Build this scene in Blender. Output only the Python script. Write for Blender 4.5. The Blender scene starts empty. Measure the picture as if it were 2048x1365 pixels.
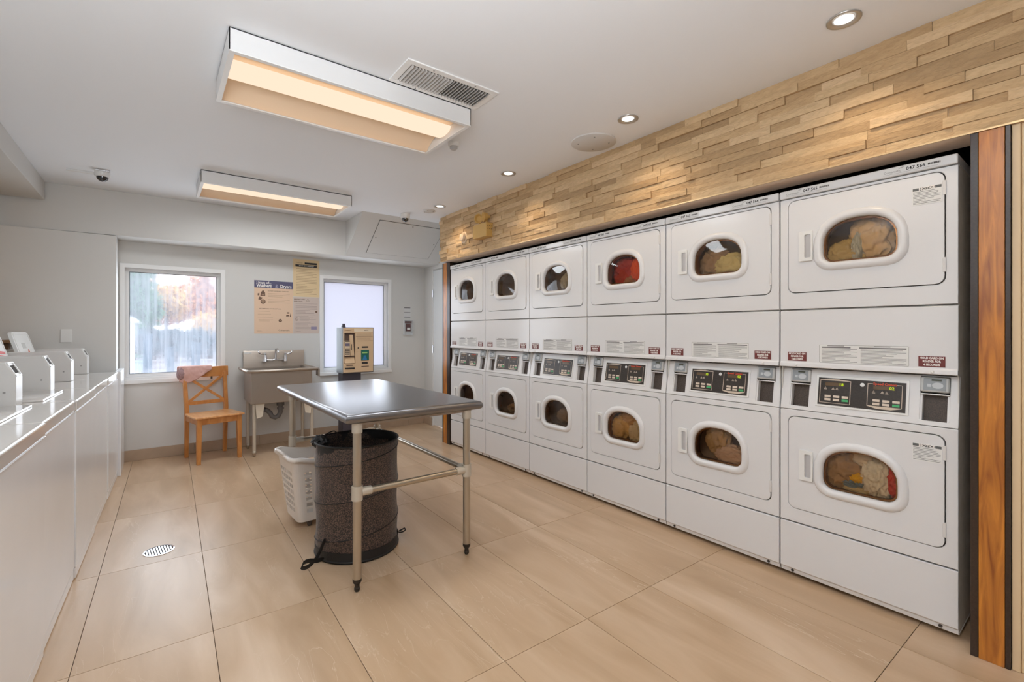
import bpy, bmesh, math, random
from mathutils import Vector, Matrix, noise, Euler
PI = math.pi
D = bpy.data
SC = bpy.context.scene
COL = SC.collection
random.seed(7)

# ------------------------------------------------------------------ camera
F_PX, CYP = 929.0, 663.0
cam_d = D.cameras.new('camera'); cam = D.objects.new('camera', cam_d); COL.objects.link(cam)
cam.location = (0, 0, 1.27)
cam.rotation_euler = (PI/2, 0, -math.radians(37.4))
cam_d.sensor_fit = 'HORIZONTAL'; cam_d.sensor_width = 36.0
cam_d.lens = F_PX*36.0/2048.0
cam_d.shift_y = (CYP-682.5)/2048.0
cam_d.clip_start = 0.05; cam_d.clip_end = 300
SC.camera = cam

# ------------------------------------------------------------------ colour management, world
SC.view_settings.view_transform = 'Standard'
SC.view_settings.look = 'None'
SC.view_settings.gamma = 1.0
SC.view_settings.use_curve_mapping = False
SC.view_settings.exposure = 0.0
SC.cycles.max_bounces = 12
SC.cycles.diffuse_bounces = 7
SC.cycles.glossy_bounces = 5
SC.cycles.transmission_bounces = 8
SC.cycles.transparent_max_bounces = 12
SC.cycles.sample_clamp_indirect = 6.0
SC.cycles.caustics_reflective = False
SC.cycles.caustics_refractive = False

w = D.worlds.new('overcast_sky'); SC.world = w; w.use_nodes = True
nt = w.node_tree; nt.nodes.clear()
tc = nt.nodes.new('ShaderNodeTexCoord'); sp = nt.nodes.new('ShaderNodeSeparateXYZ')
cr = nt.nodes.new('ShaderNodeValToRGB'); bg = nt.nodes.new('ShaderNodeBackground'); ow = nt.nodes.new('ShaderNodeOutputWorld')
cr.color_ramp.elements[0].position = 0.0; cr.color_ramp.elements[0].color = (0.95, 0.93, 0.95, 1)
cr.color_ramp.elements[1].position = 0.7; cr.color_ramp.elements[1].color = (0.72, 0.87, 1.0, 1)
nt.links.new(tc.outputs['Generated'], sp.inputs[0]); nt.links.new(sp.outputs[2], cr.inputs[0])
nt.links.new(cr.outputs[0], bg.inputs[0]); bg.inputs[1].default_value = 3.3
nt.links.new(bg.outputs[0], ow.inputs[0])

def area_light(name, loc, rot, sx, sy, power, color, spread=PI):
    l = D.lights.new(name, 'AREA'); l.shape = 'RECTANGLE'; l.size = sx; l.size_y = sy
    l.energy = power; l.color = color; l.spread = spread
    o = D.objects.new(name, l); COL.objects.link(o); o.location = loc; o.rotation_euler = rot
    return o
WARM = (0.90, 0.955, 1.0); COOL = (0.84, 0.92, 1.0)
P_FIX, P_WIN, P_SPOT, P_FILL = 12.5, 7.0, 4.2, 76.0
FIXTURES = [(0.82, 2.535, 1.0), (0.868, 4.66, 1.25), (0.82, 0.2, 0.55), (0.82, -1.9, 0.6)]  # last two entries are added, unseen fixtures that brighten the near half
for fx, fy, fk in FIXTURES:
    area_light('fixture_light', (fx, fy, 2.445), (0, 0, 0), 1.05, 0.42, P_FIX*fk, WARM)
area_light('daylight', (0.155, 5.80, 1.34), (-PI/2, 0, 0), 0.78, 1.08, P_WIN, COOL)
area_light('daylight', (1.99, 5.80, 1.35), (-PI/2, 0, 0), 0.82, 1.1, P_WIN*0.9, COOL)

# added fill lamp behind the camera, aimed up to brighten ceiling and room
area_light('ceiling_fill', (-0.25, -0.1, 1.75), (PI-0.33, 0, 0.12), 1.4, 1.4, P_FILL, (0.87, 0.935, 1.0))

# ------------------------------------------------------------------ helpers
def lin(c):
    return tuple(((v/255.0)/12.92 if v/255.0 <= 0.04045 else ((v/255.0+0.055)/1.055)**2.4) for v in c) + (1.0,)

def tag(o, label=None, cat=None, group=None, kind=None):
    if label: o['label'] = label
    if cat: o['category'] = cat
    if group: o['group'] = group
    if kind: o['kind'] = kind
    return o

MATS = {}
def mat(name, rgb, rough=0.5, metal=0.0, spec=0.5, bump=0.0, bscale=60, var=0.0, vscale=4, coat=0.0, stretch=(1, 1, 1), emis=None, estr=0.0, rand=0.0):
    if name in MATS: return MATS[name]
    m = D.materials.new(name); m.use_nodes = True; MATS[name] = m
    n = m.node_tree.nodes; L = m.node_tree.links
    b = n['Principled BSDF']
    b.inputs['Base Color'].default_value = lin(rgb)
    b.inputs['Roughness'].default_value = rough; b.inputs['Metallic'].default_value = metal
    b.inputs['Specular IOR Level'].default_value = spec
    b.inputs['Coat Weight'].default_value = coat; b.inputs['Coat Roughness'].default_value = 0.08
    if emis: b.inputs['Emission Color'].default_value = lin(emis); b.inputs['Emission Strength'].default_value = estr
    if bump or var:
        t = n.new('ShaderNodeTexCoord'); mp = n.new('ShaderNodeMapping'); mp.inputs['Scale'].default_value = stretch
        L.new(t.outputs['Object'], mp.inputs[0])
        if var:
            nz = n.new('ShaderNodeTexNoise'); nz.inputs['Scale'].default_value = vscale; nz.inputs['Detail'].default_value = 5
            L.new(mp.outputs[0], nz.inputs['Vector'])
            r = n.new('ShaderNodeValToRGB'); c = lin(rgb)
            r.color_ramp.elements[0].position = 0.3; r.color_ramp.elements[1].position = 0.7
            r.color_ramp.elements[0].color = tuple(x*(1-var) for x in c[:3])+(1,)
            r.color_ramp.elements[1].color = tuple(min(1, x*(1+var)) for x in c[:3])+(1,)
            L.new(nz.outputs[0], r.inputs[0]); L.new(r.outputs[0], b.inputs['Base Color'])
        if bump:
            nb = n.new('ShaderNodeTexNoise'); nb.inputs['Scale'].default_value = bscale; nb.inputs['Detail'].default_value = 4
            L.new(mp.outputs[0], nb.inputs['Vector'])
            bp = n.new('ShaderNodeBump'); bp.inputs['Strength'].default_value = bump; bp.inputs['Distance'].default_value = 0.01
            L.new(nb.outputs[0], bp.inputs['Height']); L.new(bp.outputs[0], b.inputs['Normal'])
    return m

def node_mat(name):
    m = D.materials.new(name); m.use_nodes = True; MATS[name] = m
    return m, m.node_tree.nodes, m.node_tree.links, m.node_tree.nodes['Principled BSDF']

def BM(): return bmesh.new()
def obj(name, bm, m, parent=None, smooth=False, bevel=0.0, seg=2, loc=None, rot=None, solid=0.0, sub=0, angle=35):
    me = D.meshes.new(name)
    bmesh.ops.recalc_face_normals(bm, faces=bm.faces)
    bm.to_mesh(me); bm.free()
    if m: me.materials.append(m)
    o = D.objects.new(name, me); COL.objects.link(o)
    if parent: o.parent = parent
    if loc is not None: o.location = loc
    if rot is not None: o.rotation_euler = rot
    if solid: md = o.modifiers.new('s', 'SOLIDIFY'); md.thickness = solid; md.offset = 0
    if bevel:
        md = o.modifiers.new('b', 'BEVEL'); md.width = bevel; md.segments = seg; md.limit_method = 'ANGLE'; md.angle_limit = math.radians(angle)
        me.shade_smooth(); md.harden_normals = True
    elif smooth: me.shade_smooth()
    if sub:
        md = o.modifiers.new('u', 'SUBSURF'); md.levels = sub; md.render_levels = sub
    return o
def sharp(o, deg=35):
    o.data.shade_smooth()
    try: o.data.set_sharp_from_angle(angle=math.radians(deg))
    except Exception: pass
    return o
def empty(name, loc, rz=0, label=None, cat=None, group=None):
    o = D.objects.new(name, None); COL.objects.link(o); o.location = loc; o.rotation_euler = (0, 0, rz)
    o.empty_display_size = 0.1
    return tag(o, label, cat, group)
def kids(o): return [c for c in COL.objects if c.parent == o]
CH = {}
def copy_tree(o, parent=None):
    c = o.copy(); COL.objects.link(c)
    if parent is not None: c.parent = parent; c.matrix_parent_inverse = o.matrix_parent_inverse.copy()
    for ch in [k for k in D.objects if k.parent == o]: copy_tree(ch, c)
    return c

def box(bm, a, b, mtx=None):
    x0, y0, z0 = a; x1, y1, z1 = b
    vs = [bm.verts.new(v) for v in ((x0,y0,z0),(x1,y0,z0),(x1,y1,z0),(x0,y1,z0),(x0,y0,z1),(x1,y0,z1),(x1,y1,z1),(x0,y1,z1))]
    for f in ((0,3,2,1),(4,5,6,7),(0,1,5,4),(1,2,6,5),(2,3,7,6),(3,0,4,7)): bm.faces.new([vs[i] for i in f])
    if mtx is not None: bmesh.ops.transform(bm, matrix=mtx, verts=vs)
    return vs
def boxbm(*a):
    bm = BM()
    for i in range(0, len(a), 2): box(bm, a[i], a[i+1])
    return bm
def prism(bm, pts, y0, y1):
    """outline in XZ extruded along Y"""
    A = [bm.verts.new((x, y0, z)) for x, z in pts]; B = [bm.verts.new((x, y1, z)) for x, z in pts]
    bm.faces.new(A); bm.faces.new(B[::-1]); n = len(pts)
    for i in range(n): bm.faces.new([A[i], A[(i+1) % n], B[(i+1) % n], B[i]])
    return A+B
def prism_yz(bm, pts, x0, x1):
    A = [bm.verts.new((x0, y, z)) for y, z in pts]; B = [bm.verts.new((x1, y, z)) for y, z in pts]
    bm.faces.new(A); bm.faces.new(B[::-1]); n = len(pts)
    for i in range(n): bm.faces.new([A[i], A[(i+1) % n], B[(i+1) % n], B[i]])
def prism_xy(bm, pts, z0, z1):
    A = [bm.verts.new((x, y, z0)) for x, y in pts]; B = [bm.verts.new((x, y, z1)) for x, y in pts]
    bm.faces.new(A); bm.faces.new(B[::-1]); n = len(pts)
    for i in range(n): bm.faces.new([A[i], A[(i+1) % n], B[(i+1) % n], B[i]])
def loops(bm, rings, closed=True, cap0=False, cap1=False):
    R = [[bm.verts.new(p) for p in r] for r in rings]; n = len(R[0])
    for a, b in zip(R, R[1:]):
        for i in range(n if closed else n-1):
            j = (i+1) % n
            bm.faces.new([a[i], a[j], b[j], b[i]])
    if cap0: bm.faces.new(R[0][::-1])
    if cap1: bm.faces.new(R[-1])
    return R
def tube(bm, path, r, n=10, caps=True):
    P = [Vector(p) for p in path]; rs = r if isinstance(r, (list, tuple)) else [r]*len(P)
    rings = []; up = None
    for i, p in enumerate(P):
        d = (P[min(i+1, len(P)-1)] - P[max(i-1, 0)])
        if d.length < 1e-9: d = Vector((0, 0, 1))
        d.normalize()
        if up is None: up = Vector((0, 0, 1)) if abs(d.z) < 0.9 else Vector((1, 0, 0))
        s = d.cross(up)
        if s.length < 1e-6: s = d.cross(Vector((1, 0, 0)))
        s.normalize(); up = s.cross(d).normalized()
        rings.append([p + (s*math.cos(2*PI*k/n) + up*math.sin(2*PI*k/n))*rs[i] for k in range(n)])
    loops(bm, rings, True, caps, caps)
def lathe(bm, prof, c=(0, 0, 0), n=24, cap0=True, cap1=True, mtx=None):
    s = len(bm.verts)
    rings = [[Vector((c[0]+r*math.cos(2*PI*k/n), c[1]+r*math.sin(2*PI*k/n), c[2]+z)) for k in range(n)] for r, z in prof]
    R = loops(bm, rings, True, cap0, cap1)
    if mtx is not None: bmesh.ops.transform(bm, matrix=mtx, verts=[v for r in R for v in r])
def rrect(x0, z0, x1, z1, r, n=5):
    pts = []
    for cx, cz, a0 in ((x1-r, z1-r, 0), (x0+r, z1-r, PI/2), (x0+r, z0+r, PI), (x1-r, z0+r, 1.5*PI)):
        for k in range(n+1):
            a = a0 + PI/2*k/n; pts.append((cx+r*math.cos(a), cz+r*math.sin(a)))
    return pts
def dshape(w, z0, z1, off=0.0, n=14):
    """porthole outline: flat bottom with round corners, half-ellipse top"""
    w = w/2+off; z0 -= off; z1 += off; r = 0.045+off*0.8; zs = z0 + (z1-z0)*0.42
    pts = []
    for k in range(n+1):
        a = PI*k/n; 
        ca, sa = math.cos(a), math.sin(a)
        pts.append((w*math.copysign(abs(ca)**0.86, ca), zs+(z1-zs)*abs(sa)**0.86))
    for k in range(6):
        a = PI + PI/2*k/5; pts.append((-w+r+r*math.cos(a), z0+r+r*math.sin(a)))
    for k in range(6):
        a = 1.5*PI + PI/2*k/5; pts.append((w-r+r*math.cos(a), z0+r+r*math.sin(a)))
    return pts
def plate_hole(bm, outer, inners, y0, y1):
    for y in (y0, y1):
        es = []
        for pts in [outer]+inners:
            vs = [bm.verts.new((x, y, z)) for x, z in pts]
            es += [bm.edges.new((vs[i], vs[(i+1) % len(vs)])) for i in range(len(vs))]
        bmesh.ops.triangle_fill(bm, use_beauty=True, use_dissolve=False, edges=es)
    for pts in [outer]+inners:
        A = [bm.verts.new((x, y0, z)) for x, z in pts]; B = [bm.verts.new((x, y1, z)) for x, z in pts]; n = len(pts)
        for i in range(n): bm.faces.new([A[i], A[(i+1) % n], B[(i+1) % n], B[i]])
    bmesh.ops.remove_doubles(bm, verts=bm.verts, dist=1e-6)
def text(name, s, size, loc, m, parent=None, rot=(PI/2, 0, 0), align='CENTER', bold=0.0, xs=1.0, depth=0.0002):
    c = D.curves.new(name, 'FONT'); c.body = s; c.size = size; c.align_x = align; c.align_y = 'CENTER'
    c.offset = bold; c.extrude = depth; c.resolution_u = 2
    c.materials.append(m)
    fo = D.objects.new(name, c); me = D.meshes.new_from_object(fo); D.objects.remove(fo); D.curves.remove(c)
    me.name = name; me.transform(Matrix.Diagonal((xs, 1, 1, 1)))
    if not me.materials: me.materials.append(m)
    o = D.objects.new(name, me); COL.objects.link(o); o.location = loc; o.rotation_euler = rot
    if parent: o.parent = parent
    return o
def print_lines(bm, x0, x1, z0, z1, n, y, seed=0, h=0.45, full=0.6):
    rnd = random.Random(seed); st = (z1-z0)/n
    for i in range(n):
        z = z1-st*(i+0.5); e = x1 if rnd.random() < full else x0+(x1-x0)*rnd.uniform(0.4, 0.95)
        box(bm, (x0, y-0.0002, z-st*h/2), (e, y, z+st*h/2))

# ------------------------------------------------------------------ materials
M_WALL = mat('wall_paint', (211, 210, 207), 0.6, bump=0.04, bscale=220, var=0.02, vscale=1.5)
M_CEIL = mat('ceiling_paint', (237, 240, 244), 0.7, bump=0.03, bscale=200)
M_TRIMW = mat('white_trim_paint', (235, 235, 234), 0.35)
M_ENAMEL = mat('white_enamel', (222, 222, 223), 0.28, coat=0.3)
M_ENAMEL2 = mat('white_enamel_lip', (214, 212, 210), 0.3, coat=0.2)
M_GALV = mat('grey_side_panel', (214, 211, 206), 0.4, var=0.06, vscale=30)
M_SEAM = mat('seam_dark', (58, 52, 48), 0.8)
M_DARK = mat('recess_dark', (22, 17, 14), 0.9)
M_BLACKP = mat('black_plastic', (24, 24, 25), 0.35)
M_PLWHITE = mat('white_plastic', (228, 228, 226), 0.35)
M_CHROME = mat('chrome', (215, 215, 218), 0.12, metal=1)
M_INK = mat('black_ink', (40, 38, 38), 0.6)
M_INKG = mat('grey_ink', (150, 148, 146), 0.6)
M_RED = mat('maroon_label', (112, 50, 48), 0.4)
M_PAPERW = mat('white_label_paper', (226, 226, 224), 0.5)
M_WPRINT = mat('white_print', (240, 236, 232), 0.5)
M_STEEL = mat('stainless_steel', (138, 139, 144), 0.28, metal=1, bump=0.012, bscale=30, stretch=(1, 30, 1))
M_STEELS = mat('sink_steel', (172, 162, 152), 0.36, metal=0.9, bump=0.02, bscale=20, stretch=(1, 1, 8))
M_TUBE = mat('galvanised_tube', (186, 176, 160), 0.3, metal=0.85)
M_TUBE2 = mat('pale_fitting', (200, 192, 178), 0.42, metal=0.4)

def tile_material():
    m, n, L, b = node_mat('floor_tile')
    t = n.new('ShaderNodeTexCoord'); oi = n.new('ShaderNodeObjectInfo')
    mp = n.new('ShaderNodeMapping'); mp.inputs['Scale'].default_value = (6.0, 1.1, 1)
    mp.inputs['Rotation'].default_value = (0, 0, 0.22)
    cm = n.new('ShaderNodeCombineXYZ'); mu = n.new('ShaderNodeMath'); mu.operation = 'MULTIPLY'; mu.inputs[1].default_value = 37.0
    L.new(oi.outputs['Random'], mu.inputs[0]); L.new(mu.outputs[0], cm.inputs[0]); L.new(mu.outputs[0], cm.inputs[2])
    ad = n.new('ShaderNodeVectorMath'); ad.operation = 'ADD'
    L.new(t.outputs['Object'], mp.inputs[0]); L.new(mp.outputs[0], ad.inputs[0]); L.new(cm.outputs[0], ad.inputs[1])
    n1 = n.new('ShaderNodeTexNoise'); n1.inputs['Scale'].default_value = 1.0; n1.inputs['Detail'].default_value = 6; n1.inputs['Distortion'].default_value = 0.8
    L.new(ad.outputs[0], n1.inputs['Vector'])
    r = n.new('ShaderNodeValToRGB'); e = r.color_ramp.elements
    e[0].position = 0.28; e[0].color = lin((176, 147, 115)); e[1].position = 0.74; e[1].color = lin((207, 181, 153))
    x = r.color_ramp.elements.new(0.5); x.color = lin((191, 162, 131))
    L.new(n1.outputs[0], r.inputs[0])
    # thin pale veins
    n2 = n.new('ShaderNodeTexNoise'); n2.inputs['Scale'].default_value = 1.7; n2.inputs['Detail'].default_value = 8; n2.inputs['Distortion'].default_value = 1.6
    L.new(ad.outputs[0], n2.inputs['Vector'])
    r2 = n.new('ShaderNodeValToRGB'); f = r2.color_ramp.elements
    f[0].position = 0.487; f[0].color = (0, 0, 0, 1); f[1].position = 0.513; f[1].color = (0, 0, 0, 1)
    y = r2.color_ramp.elements.new(0.5); y.color = (1, 1, 1, 1)
    L.new(n2.outputs[0], r2.inputs[0])
    n3 = n.new('ShaderNodeTexNoise'); n3.inputs['Scale'].default_value = 0.9
    L.new(ad.outputs[0], n3.inputs['Vector'])
    r3 = n.new('ShaderNodeValToRGB'); r3.color_ramp.elements[0].position = 0.5; r3.color_ramp.elements[1].position = 0.68
    L.new(n3.outputs[0], r3.inputs[0])
    mm = n.new('ShaderNodeMath'); mm.operation = 'MULTIPLY'; L.new(r2.outputs[0], mm.inputs[0]); L.new(r3.outputs[0], mm.inputs[1])
    m2 = n.new('ShaderNodeMath'); m2.operation = 'MULTIPLY'; m2.inputs[1].default_value = 0.55; L.new(mm.outputs[0], m2.inputs[0])
    mx = n.new('ShaderNodeMixRGB'); mx.inputs[2].default_value = lin((222, 205, 182))
    L.new(m2.outputs[0], mx.inputs[0]); L.new(r.outputs[0], mx.inputs[1]); L.new(mx.outputs[0], b.inputs['Base Color'])
    b.inputs['Roughness'].default_value = 0.3; b.inputs['Specular IOR Level'].default_value = 0.5
    return m
M_TILE = tile_material()

def stone_material():
    m, n, L, b = node_mat('ledge_stone')
    oi = n.new('ShaderNodeObjectInfo'); t = n.new('ShaderNodeTexCoord')
    r = n.new('ShaderNodeValToRGB'); e = r.color_ramp.elements
    e[0].position = 0.0; e[0].color = lin((170, 142, 106)); e[1].position = 1.0; e[1].color = lin((218, 190, 152))
    for p, c in ((0.2, (190, 160, 120)), (0.5, (200, 170, 130)), (0.75, (208, 180, 140))):
        k = r.color_ramp.elements.new(p); k.color = lin(c)
    L.new(oi.outputs['Random'], r.inputs[0])
    mp = n.new('ShaderNodeMapping'); mp.inputs['Scale'].default_value = (1, 1, 3)
    L.new(t.outputs['Object'], mp.inputs[0])
    nz = n.new('ShaderNodeTexNoise'); nz.inputs['Scale'].default_value = 24; nz.inputs['Detail'].default_value = 8; nz.inputs['Distortion'].default_value = 0.7; L.new(mp.outputs[0], nz.inputs['Vector'])
    r2 = n.new('ShaderNodeValToRGB'); r2.color_ramp.elements[0].position = 0.3; r2.color_ramp.elements[0].color = (0.86, 0.83, 0.80, 1)
    r2.color_ramp.elements[1].position = 0.65; r2.color_ramp.elements[1].color = (1.04, 1.03, 1.02, 1)
    L.new(nz.outputs[0], r2.inputs[0])
    mx = n.new('ShaderNodeMixRGB'); mx.blend_type = 'MULTIPLY'; mx.inputs[0].default_value = 1
    L.new(r.outputs[0], mx.inputs[1]); L.new(r2.outputs[0], mx.inputs[2]); L.new(mx.outputs[0], b.inputs['Base Color'])
    bp = n.new('ShaderNodeBump'); bp.inputs['Strength'].default_value = 0.8; bp.inputs['Distance'].default_value = 0.009
    L.new(nz.outputs[0], bp.inputs['Height']); L.new(bp.outputs[0], b.inputs['Normal'])
    b.inputs['Roughness'].default_value = 0.75
    return m
M_STONE = stone_material()

def wood_material(name, c0, c1, scale=(18, 18, 1.2), rough=0.35, coat=0.2, knot=0.0):
    m, n, L, b = node_mat(name)
    t = n.new('ShaderNodeTexCoord'); mp = n.new('ShaderNodeMapping'); mp.inputs['Scale'].default_value = scale
    L.new(t.outputs['Object'], mp.inputs[0])
    nz = n.new('ShaderNodeTexNoise'); nz.inputs['Scale'].default_value = 1.6; nz.inputs['Detail'].default_value = 8; nz.inputs['Distortion'].default_value = 0.9
    L.new(mp.outputs[0], nz.inputs['Vector'])
    r = n.new('ShaderNodeValToRGB'); r.color_ramp.elements[0].position = 0.3; r.color_ramp.elements[0].color = lin(c0)
    r.color_ramp.elements[1].position = 0.65; r.color_ramp.elements[1].color = lin(c1)
    L.new(nz.outputs[0], r.inputs[0]); L.new(r.outputs[0], b.inputs['Base Color'])
    b.inputs['Roughness'].default_value = rough; b.inputs['Coat Weight'].default_value = coat; b.inputs['Coat Roughness'].default_value = 0.15
    return m
M_PINE = wood_material('pine_wood', (178, 112, 52), (206, 142, 78), (9, 9, 2.5), 0.42)
M_MAPLE = wood_material('stained_wood_post', (138, 74, 22), (206, 132, 48), (14, 22, 2.2), 0.32, 0.35)
M_DWOOD = mat('dark_speckled_laminate', (50, 36, 28), 0.3, var=0.3, vscale=120, coat=0.2)
M_GROUT = mat('grout', (96, 78, 62), 0.9)
M_BASE = mat('baseboard_tile', (176, 154, 132), 0.4, var=0.08, vscale=6, stretch=(1, 1, 1))
M_CREAM = mat('cream_door_paint', (222, 196, 158), 0.45)

def glass_mat(name, tint, trans=0.85, rough=0.03):
    m, n, L, b = node_mat(name); n.remove(b)
    out = n['Material Output']; tr = n.new('ShaderNodeBsdfTransparent'); tr.inputs[0].default_value = tint
    gl = n.new('ShaderNodeBsdfGlossy'); gl.inputs['Roughness'].default_value = rough
    fr = n.new('ShaderNodeFresnel'); fr.inputs[0].default_value = 1.5
    ml = n.new('ShaderNodeMath'); ml.operation = 'MULTIPLY_ADD'; ml.inputs[1].default_value = 1.0; ml.inputs[2].default_value = 0.02
    L.new(fr.outputs[0], ml.inputs[0])
    mx = n.new('ShaderNodeMixShader'); L.new(ml.outputs[0], mx.inputs[0]); L.new(tr.outputs[0], mx.inputs[1]); L.new(gl.outputs[0], mx.inputs[2])
    L.new(mx.outputs[0], out.inputs[0])
    return m
M_PORT = glass_mat('amber_porthole_glass', (0.98, 0.89, 0.76, 1))

def fog_glass():
    """window glass misted by condensation, with runs where drops have cleared it"""
    m, n, L, b = node_mat('misted_glass'); n.remove(b); out = n['Material Output']
    t = n.new('ShaderNodeTexCoord'); mp = n.new('ShaderNodeMapping'); mp.inputs['Scale'].default_value = (34, 1, 1.6)
    L.new(t.outputs['Object'], mp.inputs[0])
    nz = n.new('ShaderNodeTexNoise'); nz.inputs['Scale'].default_value = 1.0; nz.inputs['Detail'].default_value = 6
    L.new(mp.outputs[0], nz.inputs['Vector'])
    n2 = n.new('ShaderNodeTexNoise'); n2.inputs['Scale'].default_value = 2.2; n2.inputs['Detail'].default_value = 2
    L.new(t.outputs['Object'], n2.inputs['Vector'])
    ad = n.new('ShaderNodeMath'); ad.operation = 'ADD'; L.new(nz.outputs[0], ad.inputs[0]); L.new(n2.outputs[0], ad.inputs[1])
    r = n.new('ShaderNodeMapRange'); r.inputs[1].default_value = 0.8; r.inputs[2].default_value = 1.2; r.inputs[3].default_value = 0.35; r.inputs[4].default_value = 0.85
    L.new(ad.outputs[0], r.inputs[0])
    tr = n.new('ShaderNodeBsdfTransparent'); tr.inputs[0].default_value = (0.97, 0.98, 1, 1)
    rf = n.new('ShaderNodeBsdfRefraction'); rf.inputs['Roughness'].default_value = 0.09; rf.inputs['IOR'].default_value = 1.25
    tl = n.new('ShaderNodeBsdfTranslucent'); tl.inputs[0].default_value = (0.9, 0.93, 1, 1)
    m1 = n.new('ShaderNodeMixShader'); m1.inputs[0].default_value = 0.42
    L.new(rf.outputs[0], m1.inputs[1]); L.new(tl.outputs[0], m1.inputs[2])
    m2 = n.new('ShaderNodeMixShader'); L.new(r.outputs[0], m2.inputs[0]); L.new(tr.outputs[0], m2.inputs[1]); L.new(m1.outputs[0], m2.inputs[2])
    L.new(m2.outputs[0], out.inputs[0])
    return m
M_FOG = fog_glass()
def frosted():
    m, n, L, b = node_mat('frosted_film_glass'); n.remove(b); out = n['Material Output']
    tl = n.new('ShaderNodeBsdfTranslucent'); tl.inputs[0].default_value = (0.76, 0.75, 0.80, 1)
    df = n.new('ShaderNodeBsdfDiffuse'); df.inputs[0].default_value = (0.85, 0.85, 0.9, 1)
    m1 = n.new('ShaderNodeMixShader'); m1.inputs[0].default_value = 0.2
    L.new(tl.outputs[0], m1.inputs[1]); L.new(df.outputs[0], m1.inputs[2]); L.new(m1.outputs[0], out.inputs[0])
    return m
M_FROST = frosted()
def emit(name, rgb, s):
    m, n, L, b = node_mat(name); n.remove(b); e = n.new('ShaderNodeEmission'); e.inputs[0].default_value = lin(rgb); e.inputs[1].default_value = s
    L.new(e.outputs[0], n['Material Output'].inputs[0]); return m
M_LAMP = emit('fluorescent_lens', (255, 229, 202), 1.08)
M_SPOT = emit('downlight_lens', (255, 250, 240), 3.0)
M_DIGIT = emit('green_led_digit', (200, 235, 40), 0.9)

# ================================================================== STRUCTURE
CEIL = 2.55; YB = 5.86; XL = -1.04; XR = 2.95; YF = -3.4; XRR = 3.45
fl = obj('floor', boxbm((XL-0.1, YF-0.1, -0.12), (4.6, YB+0.15, -0.0035)), M_GROUT); tag(fl, kind='structure')
# floor tiles, each its own piece
GX, GY, GR, GA, GB = -0.7014, 2.3488, -0.0195, 0.4456, 0.8785
tb = BM(); g = 0.0011
box(tb, (g, g, -0.010), (GA-g, GB-g, 0.0))
tile0 = obj('tile', tb, M_TILE, fl, bevel=0.0007, seg=1)
def place_tile(o, i, j):
    x = i*GA; y = j*GB; c, s = math.cos(GR), math.sin(GR)
    o.location = (GX+x*c-y*s, GY+x*s+y*c, 0); o.rotation_euler = (0, 0, GR)
first = True
for i in range(-1, 12):
    for j in range(-7, 5):
        x = i*GA; y = j*GB; c, s = math.cos(GR), math.sin(GR)
        wx, wy = GX+x*c-y*s, GY+x*s+y*c
        if wx > 4.0 or wx < XL-0.35 or wy < YF-0.8 or wy > YB-0.02: continue
        if j == 4 and False: continue
        o = tile0 if first else tile0.copy()
        if not first: COL.objects.link(o)
        first = False
        place_tile(o, i, j)

# walls
wb = BM()
WIN1 = (-0.262, 0.80, 0.560, 1.905); WIN2 = (1.585, 0.775, 2.440, 1.925)
plate_hole(wb, [(XL-0.1, 0), (XR+0.1, 0), (XR+0.1, CEIL), (XL-0.1, CEIL)],
           [[(a, b_), (c_, b_), (c_, d_), (a, d_)] for a, b_, c_, d_ in (WIN1, WIN2)], YB, YB+0.14)
wall_back = tag(obj('wall_back', wb, M_WALL), kind='structure')
# boxed-out pier in the left back corner
pier = obj('pier', boxbm((XL, 5.545, 0), (-0.294, YB-0.001, 2.14)), M_WALL, wall_back, bevel=0.003)
wall_left = tag(obj('wall_left', boxbm((XL-0.12, YF, 0), (XL, YB, CEIL)), M_WALL), kind='structure')
wall_front = tag(obj('wall_front', boxbm((XL-0.1, YF-0.12, 0), (4.6, YF, CEIL)), M_WALL), kind='structure')
# right wall: far stretch with the door, stone clad header over the machine recess
wr = BM()
box(wr, (XR, 4.80, 2.10), (XR+0.12, 5.62, CEIL)); box(wr, (XR, 5.62, 0), (XR+0.12, YB, CEIL)); box(wr, (XR, 4.60, 0), (XR+0.12, 4.80, CEIL))
box(wr, (2.64, 4.60, 0), (XR, 4.68, CEIL))                       # partition end
box(wr, (2.555, -0.9, 2.052), (2.64, 4.66, CEIL))                # header beam
box(wr, (2.555, YF, 0), (2.70, -0.9, CEIL))
wall_right = tag(obj('wall_right', wr, M_WALL), kind='structure')
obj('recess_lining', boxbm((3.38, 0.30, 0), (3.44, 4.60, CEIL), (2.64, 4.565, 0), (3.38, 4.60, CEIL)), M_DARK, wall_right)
obj('partition', boxbm((2.60, 0.30, 0), (3.38, 0.335, 2.05)), mat('partition_paint', (214, 206, 196), 0.6), wall_right)
und = obj('header_underside', boxbm((2.537, 0.13, 2.0455), (2.700, 4.56, 2.0515)), mat('taupe_trim', (240, 220, 200), 0.45), wall_right)
obj('metal_edge_strip', boxbm((2.530, 0.02, 2.044), (2.5365, 4.67, 2.0505)), mat('brass_edge', (214, 184, 140), 0.3, metal=0.6), wall_right)
# corridor beyond the right hand door opening
wc = boxbm((3.35, -0.9, 0), (3.45, 0.299, CEIL), (2.70, -1.0, 0), (3.45, -0.9, CEIL), (2.70, 0.20, 0), (3.35, 0.299, CEIL))
tag(obj('wall_corridor', wc, M_CREAM), kind='structure')

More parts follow.
